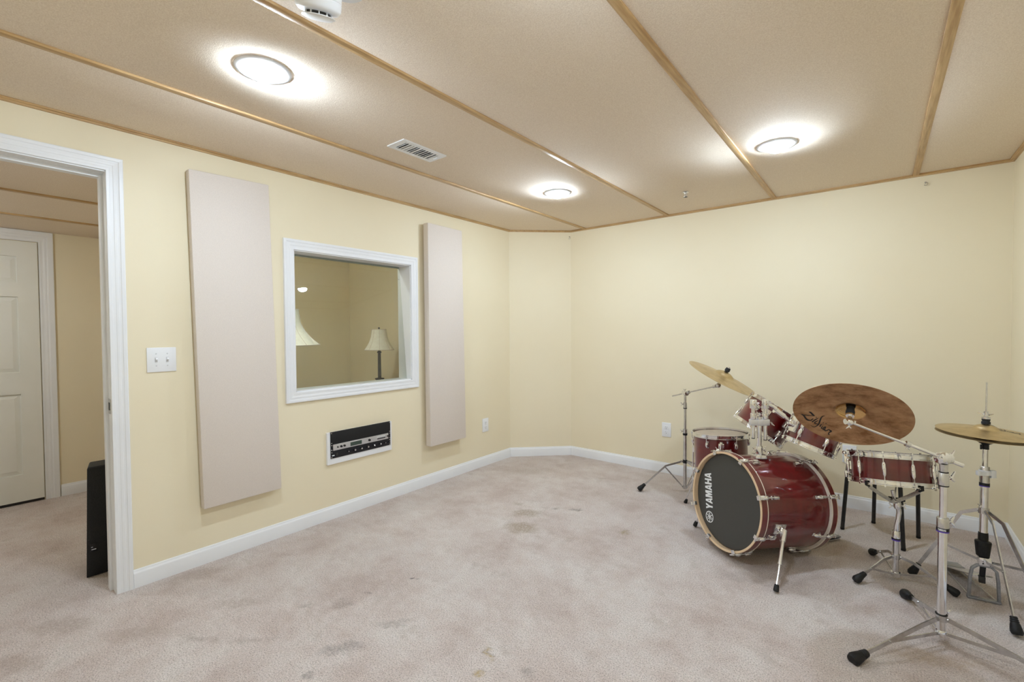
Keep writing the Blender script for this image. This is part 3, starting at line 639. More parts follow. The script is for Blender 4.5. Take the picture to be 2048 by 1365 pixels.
# ================================================================== drum kit
def mesh_of(b, name, m, smooth=True, bevel=0.0):
    me = b.mesh(name, smooth, bevel); me.materials.append(M[m]); return me
def steel_hoop(R, z0, sgn):
    ri = R-0.008
    pr = [(ri,0),(R,0),(R,0.0028),(ri+0.0028,0.005),(ri+0.0028,0.020),(R-0.001,0.0225),(R-0.001,0.0255),(ri,0.0255)]
    return [(r, z0 + sgn*z) for r, z in pr]
def tom_drum(name, label, cat, P, n, R, h, nl, off, head_top, head_bot, group=None, style='tom', ref=(0,0,1), badge=None):
    """P centre of the lower rim plane, n axis, R hoop radius, h height over both hoops"""
    Rm = axis_rot(n, ref); t = thing(name, label, cat, P, Rm, group)
    rs = R-0.014
    MB().lathe([(rs,0.013),(rs,h-0.013),(rs-0.006,h-0.013),(rs-0.006,0.013)], n=72, closed=True).build('shell', 'wine_lacquer', t, local=True)
    MB().lathe([(0,h-0.0135),(rs-0.004,h-0.0135),(rs+0.002,h-0.015),(rs+0.004,h-0.022),(rs+0.0025,h-0.022)], n=72).build('batter_head', head_top, t, local=True)
    MB().lathe([(0,0.0135),(rs-0.004,0.0135),(rs+0.002,0.015),(rs+0.004,0.022),(rs+0.0025,0.022)], n=72).build('resonant_head', head_bot, t, local=True)
    MB().lathe(steel_hoop(R, h-0.0255, 1), n=96, closed=True).build('hoop', 'chrome', t, local=True)
    MB().lathe(steel_hoop(R, 0.0255, -1), n=96, closed=True).build('hoop', 'chrome', t, local=True)
    rr = R-0.0025
    if style == 'tom':
        lug = MB(); lug.ball((rs+0.007,0,0), 1.0, (0.010,0.0105,0.021), 14, 10); lug.box((rs+0.001,0,0.002), (0.004,0.017,0.044))
        lug = mesh_of(lug, 'lug', 'chrome')
        rod = MB(); rod.cyl((rr,0,0.010),(rr,0,0.060),0.0028,n=10); rod.cyl((rr,0,0.0525),(rr,0,0.0555),0.0062,n=12); rod.box((rr,0,0.062),(0.006,0.006,0.009)); rod.box((R-0.004,0,0.051),(0.014,0.017,0.004))
        rod = mesh_of(rod, 'tension_rod', 'chrome', bevel=0.0)
        for k in range(nl):
            a = off + 2*PI*k/nl
            m1 = rz(a) @ Matrix.Translation((0,0,h-0.066)); o = inst('lug', lug, t, m1); inst('tension_rod', rod, o, Matrix.Identity(4))
            m2 = rz(a) @ Matrix.Translation((0,0,0.066)) @ Matrix.Rotation(PI, 4, 'X'); o = inst('lug', lug, t, m2); inst('tension_rod', rod, o, Matrix.Identity(4))
    else:
        lug = MB(); lug.lathe([(0,-0.033),(0.004,-0.033),(0.0075,-0.024),(0.0085,0),(0.0075,0.024),(0.004,0.033),(0,0.033)], (rs+0.010,0,0), n=14); lug.box((rs+0.003,0,0.0), (0.008,0.012,0.040)); lug.torus((rs+0.010,0,0),(0,0,1),0.0085,0.0015,14,6)
        lug = mesh_of(lug, 'lug', 'chrome')
        hh = h/2
        rod = MB(); rod.cyl((rr,0,0.026),(rr,0,hh-0.003),0.0026,n=8); rod.box((rr,0,hh+0.001),(0.0062,0.0062,0.009)); rod.box((R-0.004,0,hh-0.010),(0.014,0.017,0.004))
        rod = mesh_of(rod, 'tension_rod', 'chrome')
        for k in range(nl):
            a = off + 2*PI*k/nl; o = inst('lug', lug, t, rz(a) @ Matrix.Translation((0,0,hh))); inst('tension_rod', rod, o, Matrix.Identity(4)); inst('tension_rod', rod, o, Matrix.Rotation(PI, 4, 'X'))
    return t, Rm
def W(t, p): return t.matrix_world @ V(p)
def rubber_foot(leg, P, d, s=1.0, name='rubber_foot'):
    """ribbed rubber foot: P is the point on the leg where it starts, d the direction down the leg"""
    b = MB(); pr = [(0,-0.004),(0.0105,-0.004)]
    for k in range(3): pr += [(0.0125+0.001*k, 0.001+0.007*k),(0.0112+0.001*k, 0.004+0.007*k)]
    pr += [(0.0155,0.024),(0.0185,0.040),(0.020,0.052),(0.016,0.062),(0,0.063)]
    b.lathe([(r*s, z*s) for r, z in pr], P, d, 18)
    for p in b.v: p.z = max(p.z, 0.0015)
    return b.build(name, 'rubber', leg)
def tripod(t, base, zc, zb, feet, wid=0.016, knee=0.24, kz=0.02, brace=0.58, th=0.0045, fs=1.0, reach=0.055):
    bx, by = base
    for F in feet:
        F = V((F[0], F[1], 0.016)); o = V((F.x-bx, F.y-by, 0)); L = o.length; d = o/L
        top = V((bx,by,zc)) + d*0.018; kn = V((bx,by,zc-kz)) + d*(L*knee); end = F
        dr = (end-kn).normalized(); tip = end - dr*reach*fs
        b = MB(); b.strap([top, kn, tip + dr*0.012*fs], wid, th); b.cyl(top - d*0.004 + V((0,0,0)), top + d*0.003, wid*0.42, n=12)
        leg = b.build('leg', 'steel', t)
        rubber_foot(leg, tip, dr, fs)
        mp = kn + (end-kn)*((brace-knee)/(1-knee)); hub = V((bx,by,zb)) + d*0.016
        b = MB(); b.strap([hub, mp], wid*0.72, th*0.8); sd = d.cross(V((0,0,1)))
        b.cyl(mp - sd*0.006, mp + sd*0.006, 0.0048, n=10); b.cyl(hub - sd*0.007, hub + sd*0.007, 0.0048, n=10)
        b.build('brace', 'steel', t)
def wing(t, P, d, u, s=1.0, name='wing_bolt'):
    """wing bolt: P on the clamp, d axis, u wing direction"""
    P, d, u = V(P), V(d).normalized(), V(u).normalized(); s *= 0.8
    b = MB(); b.cyl(P, P+d*0.018*s, 0.0045*s, n=10); b.cyl(P+d*0.010*s, P+d*0.020*s, 0.0075*s, 0.006*s, n=12)
    for k in (-1,1): b.tube([P+d*0.014*s, P+d*0.022*s+u*k*0.010*s, P+d*0.030*s+u*k*0.020*s], [0.0045*s,0.0055*s,0.003*s], 8)
    return b.build(name, 'chrome', t)

# ---- bass drum
BP = V((2.158, 2.659, 0.298)); BAZ, BEL, BR, BL = -2.202, 0.091, 0.262, 0.483
bn = V((math.cos(BEL)*math.cos(BAZ), math.cos(BEL)*math.sin(BAZ), math.sin(BEL)))
bR = axis_rot(bn)
t = bass = thing('bass_drum', 'large wine red bass drum with black front head lying on its side', 'bass drum', BP, bR)
rs = BR-0.014
MB().lathe([(rs,-0.028),(rs,-BL+0.028),(rs-0.006,-BL+0.028),(rs-0.006,-0.028)], n=96, closed=True).build('shell', 'wine_lacquer', t, local=True)
for z0, sg, lab in ((0.0,-1,'front'), (-BL,1,'rear')):
    o = MB().lathe([(r, z0+sg*z) for r, z in ((BR,0),(BR,0.039),(BR-0.011,0.039),(BR-0.011,0.001),(BR-0.009,0))], n=96, closed=True).build('hoop', 'maple', t, local=True)
    MB().lathe([(r, z0+sg*z) for r, z in ((BR+0.0008,0.004),(BR+0.0008,0.0355),(BR-0.001,0.0355),(BR-0.001,0.004))], n=96, closed=True).build('hoop_inlay', 'wine_lacquer', o, local=True)
    ew = 0.0375 if sg < 0 else 0.0345
    MB().lathe([(r, z0+sg*z) for r, z in ((BR+0.0012,ew-0.001),(BR+0.0012,0.0405),(BR-0.013,0.0405),(BR-0.013,ew))], n=96, closed=True).build('hoop_edge_sheen', 'hoop_edge_sheen', o, local=True)
    hz = z0 + sg*0.024
    hd = MB().lathe([(0,hz),(rs-0.002,hz),(rs+0.001,hz+sg*0.008)], n=96).build('front_head' if sg < 0 else 'batter_head', 'drumhead_black' if sg < 0 else 'drumhead_coated', t, local=True)
    if sg < 0: fhead = hd
hz = -0.024 + 0.0006
# lettering on the front head: local x = viewer's right, y = up
def stroke(b, p, q, wd, T, th=0.0006, cap=None):
    (x0,y0),(x1,y1) = p, q; dx_, dy_ = x1-x0, y1-y0; l = math.hypot(dx_, dy_); nx, ny = -dy_/l*wd/2, dx_/l*wd/2
    b.prism([T(x0+nx,y0+ny), T(x0-nx,y0-ny), T(x1-nx,y1-ny), T(x1+nx,y1+ny)], (0,0,hz), (1,0,0), (0,1,0), (0,0,1), th)
def block_word(b, T, ez_prism, word='YAMAHA'):
    """heavy sans capitals in a 1-high box, drawn with ez_prism(poly)"""
    x = 0.0
    adv = {'Y':0.98,'A':1.0,'M':1.22,'H':1.04}
    for ch in word:
        P = []
        if ch == 'Y': P = [[(0,1),(.30,1),(.47,.66),(.64,1),(.94,1),(.62,.42),(.62,0),(.32,0),(.32,.42)]]
        if ch == 'A': P = [[(0,0),(.27,0),(.33,.20),(.33,.20),(.36,.38),(.475,.72),(.475,1),(.31,1)],[(.94,0),(.67,0),(.61,.20),(.58,.38),(.475,.72),(.475,1),(.63,1)],[(.30,.18),(.64,.18),(.60,.38),(.34,.38)]]
        if ch == 'M': P = [[(0,0),(0,1),(.28,1),(.28,0)],[(.86,0),(.86,1),(1.14,1),(1.14,0)],[(.16,1),(.42,1),(.66,.32),(.57,0),(.48,0)],[(.98,1),(.72,1),(.48,.32),(.57,0),(.66,0)]]
        if ch == 'H': P = [[(0,0),(0,1),(.29,1),(.29,0)],[(.67,0),(.67,1),(.96,1),(.96,0)],[(.2,.39),(.76,.39),(.76,.62),(.2,.62)]]
        for poly in P: ez_prism([T(px_+x, py_) for px_, py_ in poly])
        x += adv[ch]
    return x
lw = 0.056; ll = 0.200/6.22          # letter height (across the head) and advance per unit
b = MB()
cv0 = V((-0.1335, -0.096)); dirv = V((-0.155+0.1335+(-0.018), 0.196)).normalized()  # word runs upward, leaning with the head
dirv = V((-0.19, 0.98)).normalized(); perp = V((dirv.y, -dirv.x))
def TB(x, y): q = cv0 + dirv*(x*ll*1.02) - perp*((y-0.5)*lw); return (q.x, q.y)
block_word(b, TB, lambda poly: b.prism(poly, (0,0,hz), (1,0,0), (0,1,0), (0,0,1), 0.0006))
b.build('brand_lettering', 'print_white', fhead, local=True, smooth=False)
lc = V((-0.128, -0.138)); b = MB(); b.lathe([(0.0315,hz),(0.0315,hz+0.0006),(0.0268,hz+0.0006),(0.0268,hz)], (lc.x,lc.y,0), n=48, closed=True)
for k in range(3):                   # three crossed tuning forks inside the ring
    a = PI/2 + k*2*PI/3 + 0.19; e = V((math.cos(a), math.sin(a))); pp = V((-e.y, e.x))
    def seg(a0, a1, off, wd):
        p0 = lc + e*a0 + pp*off; p1 = lc + e*a1 + pp*off
        b.prism([tuple(p0+pp*wd/2), tuple(p0-pp*wd/2), tuple(p1-pp*wd/2), tuple(p1+pp*wd/2)], (0,0,hz), (1,0,0), (0,1,0), (0,0,1), 0.0006)
    seg(-0.0268, 0.006, 0, 0.0042); seg(0.004, 0.024, 0.0042, 0.0034); seg(0.004, 0.024, -0.0042, 0.0034); seg(0.003, 0.0065, 0, 0.0118)
b.build('emblem', 'print_white', fhead, local=True, smooth=False)
# claws, T-rods and lugs, eight to a side
cl = MB(); cl.box((BR+0.004,0,-0.020),(0.008,0.022,0.046)); cl.box((BR-0.006,0,0.003),(0.022,0.022,0.005)); cl.box((BR-0.014,0,-0.004),(0.004,0.020,0.014)); cl.ball((BR+0.007,0,-0.028),1.0,(0.010,0.0115,0.019),12,8)
cl = mesh_of(cl, 'claw_hook', 'chrome', bevel=0.0015)
rd = MB(); rd.cyl((BR+0.006,0,0.013),(BR+0.006,0,-0.092),0.0034,n=10); rd.box((BR+0.006,0,0.013),(0.006,0.026,0.006)); rd = mesh_of(rd, 'tension_rod', 'chrome')
lg = MB(); lg.ball((rs+0.010,0,-0.098),1.0,(0.013,0.011,0.024),14,10); lg.box((rs+0.002,0,-0.100),(0.006,0.018,0.05)); lg.cyl((BR+0.006,0,-0.075),(BR+0.006,0,-0.1),0.007,n=12); lg = mesh_of(lg, 'lug', 'chrome')
for k in range(8):
    a = PI/8 + k*PI/4
    for base_m in (rz(a), Matrix.Translation((0,0,-BL)) @ rz(a) @ Matrix.Rotation(PI, 4, 'X')):
        if k in (5, 6) and base_m.translation.z < -0.1 : pass
        o = inst('claw_hook', cl, t, base_m); inst('tension_rod', rd, o, Matrix.Identity(4)); inst('lug', lg, t, base_m)
# spurs
for sgn, foot in ((1, V((2.446, 2.420, 0.012))), (-1, V((1.925, 2.925, 0.012)))):
    ang = -0.21 if sgn > 0 else PI+0.21
    er = V((math.cos(ang), math.sin(ang), 0)); pb = V((er.x*(rs+0.012), er.y*(rs+0.012), -0.125))
    Q = W(bass, pb); b = MB(); Rb = bR @ Matrix.Rotation(ang, 3, 'Z')
    b.box(W(bass, pb - er*0.006), (0.014,0.052,0.066), Rb);
    b.cyl(W(bass, pb), W(bass, pb+er*0.026), 0.021, 0.017, n=20); b.build('spur_bracket', 'chrome', t, bevel=0.002)
    S = W(bass, pb + er*0.024); d = (foot-S).normalized(); L = (foot-S).length
    b = MB(); b.cyl(S - d*0.010, S + d*0.045, 0.0135, 0.0125, n=18); b.cyl(S, S+d*(L*0.56), 0.0085, n=16); b.cyl(S+d*(L*0.54), S+d*(L*0.57), 0.0098, n=16); b.cyl(S+d*L*0.55, S+d*(L-0.012), 0.0048, n=12)
    leg = b.build('spur_leg', 'chrome', t)
    b = MB(); b.lathe([(0,0),(0.0095,0),(0.0105,0.006),(0.0125,0.024),(0.0115,0.030),(0,0.031)], foot-d*0.026, d, 16)
    for p in b.v: p.z = max(p.z, 0.0015)
    b.build('rubber_tip', 'rubber', leg)
    wing(t, W(bass, pb + er*0.016 + V((0,0,0.014))), bR @ V((0,0,1)), bR @ V((er.y,-er.x,0)), 0.8)

# ---- bass drum pedal, behind the rear hoop
pb0 = W(bass, (0,-BR,-BL)); bk = V((-bn.x,-bn.y,0)).normalized(); sd = bk.cross(V((0,0,1)))
P0 = V((pb0.x,pb0.y,0)) + bk*0.02
t = thing('kick_pedal', 'grey bass drum pedal behind the red bass drum', 'drum pedal', P0)
MB().strap([P0+bk*0.0+V((0,0,0.008)), P0+bk*0.29+V((0,0,0.008))], 0.085, 0.007, sd).build('base_plate', 'steel', t, bevel=0.001)
MB().strap([P0+bk*0.03+V((0,0,0.075)), P0+bk*0.24+V((0,0,0.022))], 0.082, 0.006, sd).build('footboard', 'cast_grey', t, bevel=0.001)
MB().strap([P0+bk*0.24+V((0,0,0.022)), P0+bk*0.30+V((0,0,0.018))], 0.082, 0.009, sd).build('heel_plate', 'cast_grey', t, bevel=0.001)
for s in (-1,1): MB().strap([P0+bk*0.035+sd*s*0.058+V((0,0,0.004)), P0+bk*0.03+sd*s*0.052+V((0,0,0.20))], 0.022, 0.012, bk).build('post', 'cast_grey', t, bevel=0.002)
MB().cyl(P0+bk*0.03-sd*0.06+V((0,0,0.195)), P0+bk*0.03+sd*0.06+V((0,0,0.195)), 0.007).build('axle', 'steel', t)
bs = MB().cyl(P0+bk*0.03+V((0,0,0.195)), P0+bk*0.055+V((0,0,0.36)), 0.003).build('beater_shaft', 'steel', t)
MB().ball(P0+bk*0.05+V((0,0,0.36)), 0.03).build('beater', 'felt', bs)
MB().strap([P0-bk*0.03+V((0,0,0.012)), P0+bk*0.02+V((0,0,0.012))], 0.05, 0.010, sd).build('hoop_clamp', 'steel', t, bevel=0.002)

# ---- floor tom
FT = V((1.987, 3.293, 0.0)); FZ0, FH, FR = 0.205, 0.335, 0.180
t, fR = tom_drum('floor_tom', 'wine red floor tom with beige top head behind the bass drum', 'floor tom', (FT.x,FT.y,FZ0), (-0.042,0.024,0.999), FR, FH, 6, 0.30, 'drumhead_coated', 'drumhead_clear', ref=(0,1,0))
for a in (PI, -PI/3, PI/3):
    e = V((math.cos(a), math.sin(a), 0)); rr = FR-0.014
    b = MB(); b.box(FT+e*(rr+0.010)+V((0,0,0.40)), (0.022,0.034,0.05), Matrix.Rotation(a,3,'Z')); b.build('leg_bracket', 'chrome', t, bevel=0.003)
    p = FT+e*(rr+0.022); b = MB(); b.tube([p+V((0,0,0.47)), p+V((0,0,0.17)), p+e*0.008+V((0,0,0.13)), FT+e*0.236+V((0,0,0.03))], 0.0048, 12); lg_ = b.build('leg', 'chrome', t)
    F = FT+e*0.240; b = MB(); b.lathe([(0,-0.028),(0.008,-0.028),(0.0115,-0.010),(0.013,0.0),(0,0.002)], F+V((0,0,0.002)), V((e.x*0.35,e.y*0.35,-1)), 16)
    for q in b.v: q.z = max(q.z, 0.0015)
    b.build('rubber_foot', 'rubber', lg_)
    wing(t, FT+e*(rr+0.022)+V((0,0,0.405)), e.cross(V((0,0,1))), V((0,0,1)), 0.8)
# leg bracket that faces the camera, with its wing bolt
e = V((0.23,-0.97,0)).normalized(); pq = FT+e*(FR-0.002)
b = MB(); b.box(pq+V((0,0,0.480)), (0.034,0.020,0.042), Matrix.Rotation(math.atan2(e.y,e.x)+PI/2,3,'Z')); b.cyl(pq+e*0.008+V((0,0,0.450)), pq+e*0.008+V((0,0,0.512)), 0.0095, n=14); b.build('leg_bracket', 'chrome', t, bevel=0.003)
wing(t, pq+V((-0.015,0,0.462)), (-1,-0.2,0), (0,0,1), 0.8)

# ---- rack toms and their holder
T1P, T1N, T1R, T1H = V((2.223,3.148,0.592)), V((0.507,0.263,0.821)), 0.1586, 0.198
T2P, T2N, T2R, T2H = V((2.511,2.955,0.578)), V((0.305,0.237,0.922)), 0.130, 0.172
tom1, r1 = tom_drum('rack_tom', 'wine red rack tom tilted steeply, left of the tom post', 'tom drum', T1P, T1N, T1R, T1H, 6, 0.2, 'drumhead_coated', 'drumhead_clear', 'rack toms', ref=(0,-1,0))
tom2, r2 = tom_drum('rack_tom', 'wine red rack tom partly hidden by the brown cymbal', 'tom drum', T2P, T2N, T2R, T2H, 6, 0.05, 'drumhead_coated', 'drumhead_clear', 'rack toms', ref=(0,-1,0))
pb = W(bass, (0.0, 0, 0)); HB = V((2.304, 2.793, 0.52))
t = thing('tom_holder', 'chrome double tom post standing on the bass drum', 'drum hardware', HB)
rt = V((0.781,0.624,0)).normalized(); fw = V((-rt.y, rt.x, 0))
b = MB(); b.box(HB+V((0,0,0.018)), (0.062,0.05,0.022), Matrix.Rotation(0.67,3,'Z')); b.cyl(HB+V((0,0,0.02)), HB+V((0,0,0.075)), 0.019, 0.017, n=20); b.build('base_bracket', 'chrome', t, bevel=0.003)
wing(t, HB+V((0,0,0.055))-rt*0.014, -rt, (0,0,1), 0.9); wing(t, HB+V((0,0,0.055))+rt*0.014, rt, (0,0,1), 0.9)
MB().cyl(HB+V((0,0,0.05)), HB+V((0,0,0.235)), 0.0125, n=20).build('post', 'chrome', t)
Z1 = HB + V((0,0,0.205))
b = MB(); b.box(Z1, (0.030,0.034,0.036), Matrix.Rotation(0.67,3,'Z')); b.box(Z1+rt*0.028, (0.05,0.026,0.034), Matrix.Rotation(0.67,3,'Z')); b.box(Z1-rt*0.028, (0.05,0.026,0.034), Matrix.Rotation(0.67,3,'Z')); b.build('clamp_block', 'cast_light', t, bevel=0.005)
wing(t, Z1+rt*0.062, (rt*0.6-V((0,0,0.8))), fw, 0.9)
def Wl(R, P, p): return V(P) + R @ V(p)
for s, RM, PP, rr, hh, ang in ((-1, r1, T1P, T1R, T1H, None), (1, r2, T2P, T2R, T2H, None)):
    p = Z1 + rt*0.033*s
    low = p + V((0,0,-0.085 if s < 0 else -0.095)); top = p + V((0,0,0.098))
    b = MB(); b.cyl(low, top, 0.0098, n=18); o = b.build('arm_tube', 'chrome', t); MB().cyl(low-V((0,0,0.004)), low, 0.0092, n=16).build('end_plug', 'rubber', o)
    b = MB(); b.cyl(p+V((0,0,0.018)), p+V((0,0,0.05)), 0.0145, n=18); b.cyl(top-V((0,0,0.022)), top+V((0,0,0.026)), 0.0185, 0.017, n=18); b.build('memory_lock', 'chrome', t, bevel=0.002)
    ctr = V(PP) + (RM @ V((0,0,hh*0.56))); dv = (top - ctr); ax = RM @ V((0,0,1)); dv = (dv - ax*dv.dot(ax)).normalized()
    mt = ctr + dv*(rr-0.012)
    b = MB(); b.box(mt, (0.026,0.066,0.086), axis_rot(ax, dv) @ Matrix.Rotation(PI/2,3,'Z')); b.ball(mt+dv*0.022, 0.021); b.build('tom_mount', 'chrome', t, bevel=0.004)
    b = MB(); st_ = top + V((0,0,0.004)); b.tube([st_, st_ + (mt-st_)*0.25 + V((0,0,0.012)), mt+dv*0.012], 0.0105, 14); b.build('arm', 'chrome', t)
    b = MB(); b.cyl(st_ + (mt-st_)*0.32 - V((0,0,0)), st_ + (mt-st_)*0.62, 0.0165, n=16); b.build('arm_collar', 'chrome', t)
    wing(t, top + V((0,0,0.012)) - fw*0.014, -fw, rt, 0.9)

# ---- snare drum and its stand
SB = V((2.885, 2.905)); SN_C = V((2.862, 2.915, 0.545))
ray = V((SN_C.x-CAM.x, SN_C.y-CAM.y, 0)).normalized(); tr_ = V((ray.y, -ray.x, 0))
sn_n = (V((0,0,1)) + ray*0.195 - tr_*0.075).normalized(); SH = 0.150; SR = 0.174
snare, sR = tom_drum('snare_drum', 'shallow wine red snare drum on its low stand', 'snare drum', SN_C - sn_n*SH/2, sn_n, SR, SH, 10, 0.17, 'drumhead_coated', 'drumhead_clear', style='snare', ref=(0,-1,0))
def on_snare(dirw, z, r):
    d = V(dirw); d = (d - sn_n*d.dot(sn_n)).normalized(); return SN_C + sn_n*z + d*r, d
q, d = on_snare(-tr_ - ray*0.1, 0.0, SR-0.006)
b = MB(); b.box(q, (0.016,0.030,0.085), axis_rot(sn_n, d) @ Matrix.Rotation(PI/2,3,'Z')); b.box(q+d*0.010+sn_n*0.03, (0.014,0.022,0.05), axis_rot(sn_n, d) @ Matrix.Rotation(PI/2,3,'Z')); b.cyl(q+d*0.012-sn_n*0.03, q+d*0.012-sn_n*0.062, 0.007, n=14); b.ball(q+d*0.014+sn_n*0.06, 0.010)
b.build('snare_throw_off', 'chrome', snare, bevel=0.002)
q, d = on_snare(tr_*1.0 - ray*0.35, -0.03, SR-0.006)
b = MB(); b.box(q+sn_n*0.016, (0.016,0.040,0.014), axis_rot(sn_n, d) @ Matrix.Rotation(PI/2,3,'Z')); o = b.build('snare_butt_plate', 'chrome', snare, bevel=0.002)
b = MB(); b.prism([(-0.016,0.010),(0.016,0.010),(0.017,-0.012),(0.009,-0.030),(0.009,-0.042),(-0.007,-0.042),(-0.007,-0.028),(-0.015,-0.012)], q+d*0.008, sn_n.cross(d), sn_n, d, 0.004); b.build('snare_strap', 'black_plastic', o)
t = thing('snare_stand', 'low chrome tripod stand under the snare drum', 'drum stand', (SB.x, SB.y, 0))
def sp_(z, dx=0, dy=0): return V((SB.x+dx, SB.y+dy, z))
MB().cyl(sp_(0.022), sp_(0.205), 0.0125, n=20).build('lower_tube', 'chrome', t)
o = MB().lathe([(0,0),(0.0165,0),(0.0165,0.036),(0.0145,0.040),(0,0.040)], sp_(0.203), n=20).build('height_collar', 'chrome', t)
MB().lathe([(0.0175,0),(0.0175,0.006)], sp_(0.197), n=20).build('purple_ring', 'purple_band', o); MB().lathe([(0.0175,0),(0.0175,0.006),(0.012,0.006)], sp_(0.203), n=20).build('black_ring', 'black_plastic', o)
MB().tube([sp_(0.235), sp_(0.265), sp_(0.30,0.006,0.004), sp_(0.335,0.010,0.006), sp_(0.355,0.008,0.004)], 0.0105, 14).build('upper_tube', 'chrome', t)
hub = sp_(0.372, 0.003, 0.0)
MB().lathe([(0,-0.02),(0.013,-0.018),(0.017,0),(0.013,0.016),(0,0.018)], hub, n=18).build('tilter', 'chrome', t); wing(t, hub + tr_*0.012, tr_, (0,0,1), 0.9); wing(t, hub - tr_*0.012 - V((0,0,0.01)), -tr_, (0,0,1), 0.8)
MB().strap([hub + V((0,0,0.028)) - tr_*0.035, hub + V((0,0,0.028)) + tr_*0.03], 0.012, 0.016).build('basket_nut', 'black_plastic', t, bevel=0.002)
bc = SN_C - sn_n*(SH/2+0.075)
MB().tube([hub, hub + (bc-hub)*0.6, SN_C - sn_n*(SH/2+0.030)], 0.0078, 12).build('basket_shaft', 'chrome', t)
for dirw in (-tr_*0.52 - ray*0.85, tr_*0.60 - ray*0.80, ray*1.0 + tr_*0.1):
    d = V(dirw); d = (d - sn_n*d.dot(sn_n)).normalized(); p0 = bc + d*0.012 - sn_n*0.005
    p1 = SN_C - sn_n*(SH/2+0.012) + d*0.162; p2 = SN_C - sn_n*(SH/2+0.006) + d*(SR+0.003); p3 = p2 + sn_n*0.020
    b = MB(); b.strap([p0, p0+(p1-p0)*0.5 - sn_n*0.002, p1], 0.016, 0.005, sn_n); b.cyl(p0 - sn_n.cross(d)*0.008, p0 + sn_n.cross(d)*0.008, 0.009, n=12); o = b.build('basket_arm', 'steel', t)
    b = MB(); b.strap([p1 - d*0.002, p2, p3], 0.011, 0.006, sn_n.cross(d)); b.build('rubber_grip', 'rubber', o)
tripod(t, (SB.x,SB.y), 0.118, 0.032, [(2.735,2.752),(2.792,3.150),(3.100,2.890)], 0.013, 0.30, 0.012, 0.62, fs=0.95)
MB().lathe([(0,-0.012),(0.017,-0.012),(0.018,0.010),(0,0.010)], sp_(0.118), n=20).build('leg_collar', 'steel', t); MB().lathe([(0,-0.008),(0.019,-0.008),(0.019,0.012),(0,0.012)], sp_(0.028), n=20).build('bottom_collar', 'chrome', t)

# ---- stool behind the snare
feet = [V((2.646,3.445,0)), V((2.795,3.672,0)), V((3.003,3.568,0)), V((2.928,3.317,0))]
cc = sum(feet, V())/4
t = thing('stool', 'black four-legged stool behind the snare drum', 'stool', (cc.x,cc.y,0))
for F, kf in zip(feet, (0.86,0.88,0.95,0.76)):
    T_ = cc + (F-cc)*kf; T_.z = 0.435
    b = MB(); b.tube([F+V((0,0,0.004)), T_], 0.0105, 14); lg_ = b.build('leg', 'black_steel', t); MB().cyl(F+V((0,0,0.001)), F+V((0,0,0.012)), 0.0112, n=14).build('foot_cap', 'rubber', lg_)
sx = (feet[3]-feet[0]).normalized(); 
MB().lathe([(0,0),(0.13,0),(0.14,0.006),(0.142,0.03),(0.13,0.042),(0,0.046)], (cc.x,cc.y,0.43), n=36).build('seat', 'vinyl_black', t)

# ---- cymbals
def zc(r, R, rb, hb, hbell):
    if r >= rb:
        s = (r-rb)/(R-rb); return hb*(1-s)*(1-0.18*s)
    s = r/rb; return hb + hbell*(1-s*s)**0.75
SCRIPT = [[(365,165,6),(420,192,30),(475,245,36),(535,287,10)], [(528,285,9),(430,270,10),(330,246,11),(235,228,14)], [(155,195,5),(230,232,30),(285,300,38),(345,358,32),(430,388,14)],
          [(500,345,16),(455,372,28),(425,390,18)], [(566,322,20),(590,328,14)], [(640,350,8),(560,378,26),(485,416,28),(470,405,14)],
          [(640,405,14),(580,425,24),(545,450,28),(575,474,18),(650,492,12)], [(805,315,5),(745,322,16),(702,362,38),(676,430,44),(655,490,36),(600,533,20),(525,546,12),(440,502,6)],
          [(735,500,14),(695,540,30),(712,556,16)], [(762,468,18),(790,474,12)], [(832,495,18),(860,502,12)], [(770,545,14),(735,585,26),(750,602,14),(800,580,8)],
          [(850,572,20),(800,588,24),(782,625,24),(820,640,16)], [(850,572,24),(826,630,34),(860,664,22),(930,640,14)], [(890,650,20),(912,665,18)], [(925,640,16),(1005,688,32),(958,706,26),(940,740,32),(968,765,16)]]
SCRIPT = [[(((x-160)*0.883+(y-195)*0.469)/1000, (-(x-160)*0.469+(y-195)*0.883)/1000, w_/1000) for x, y, w_ in st_] for st_ in SCRIPT]
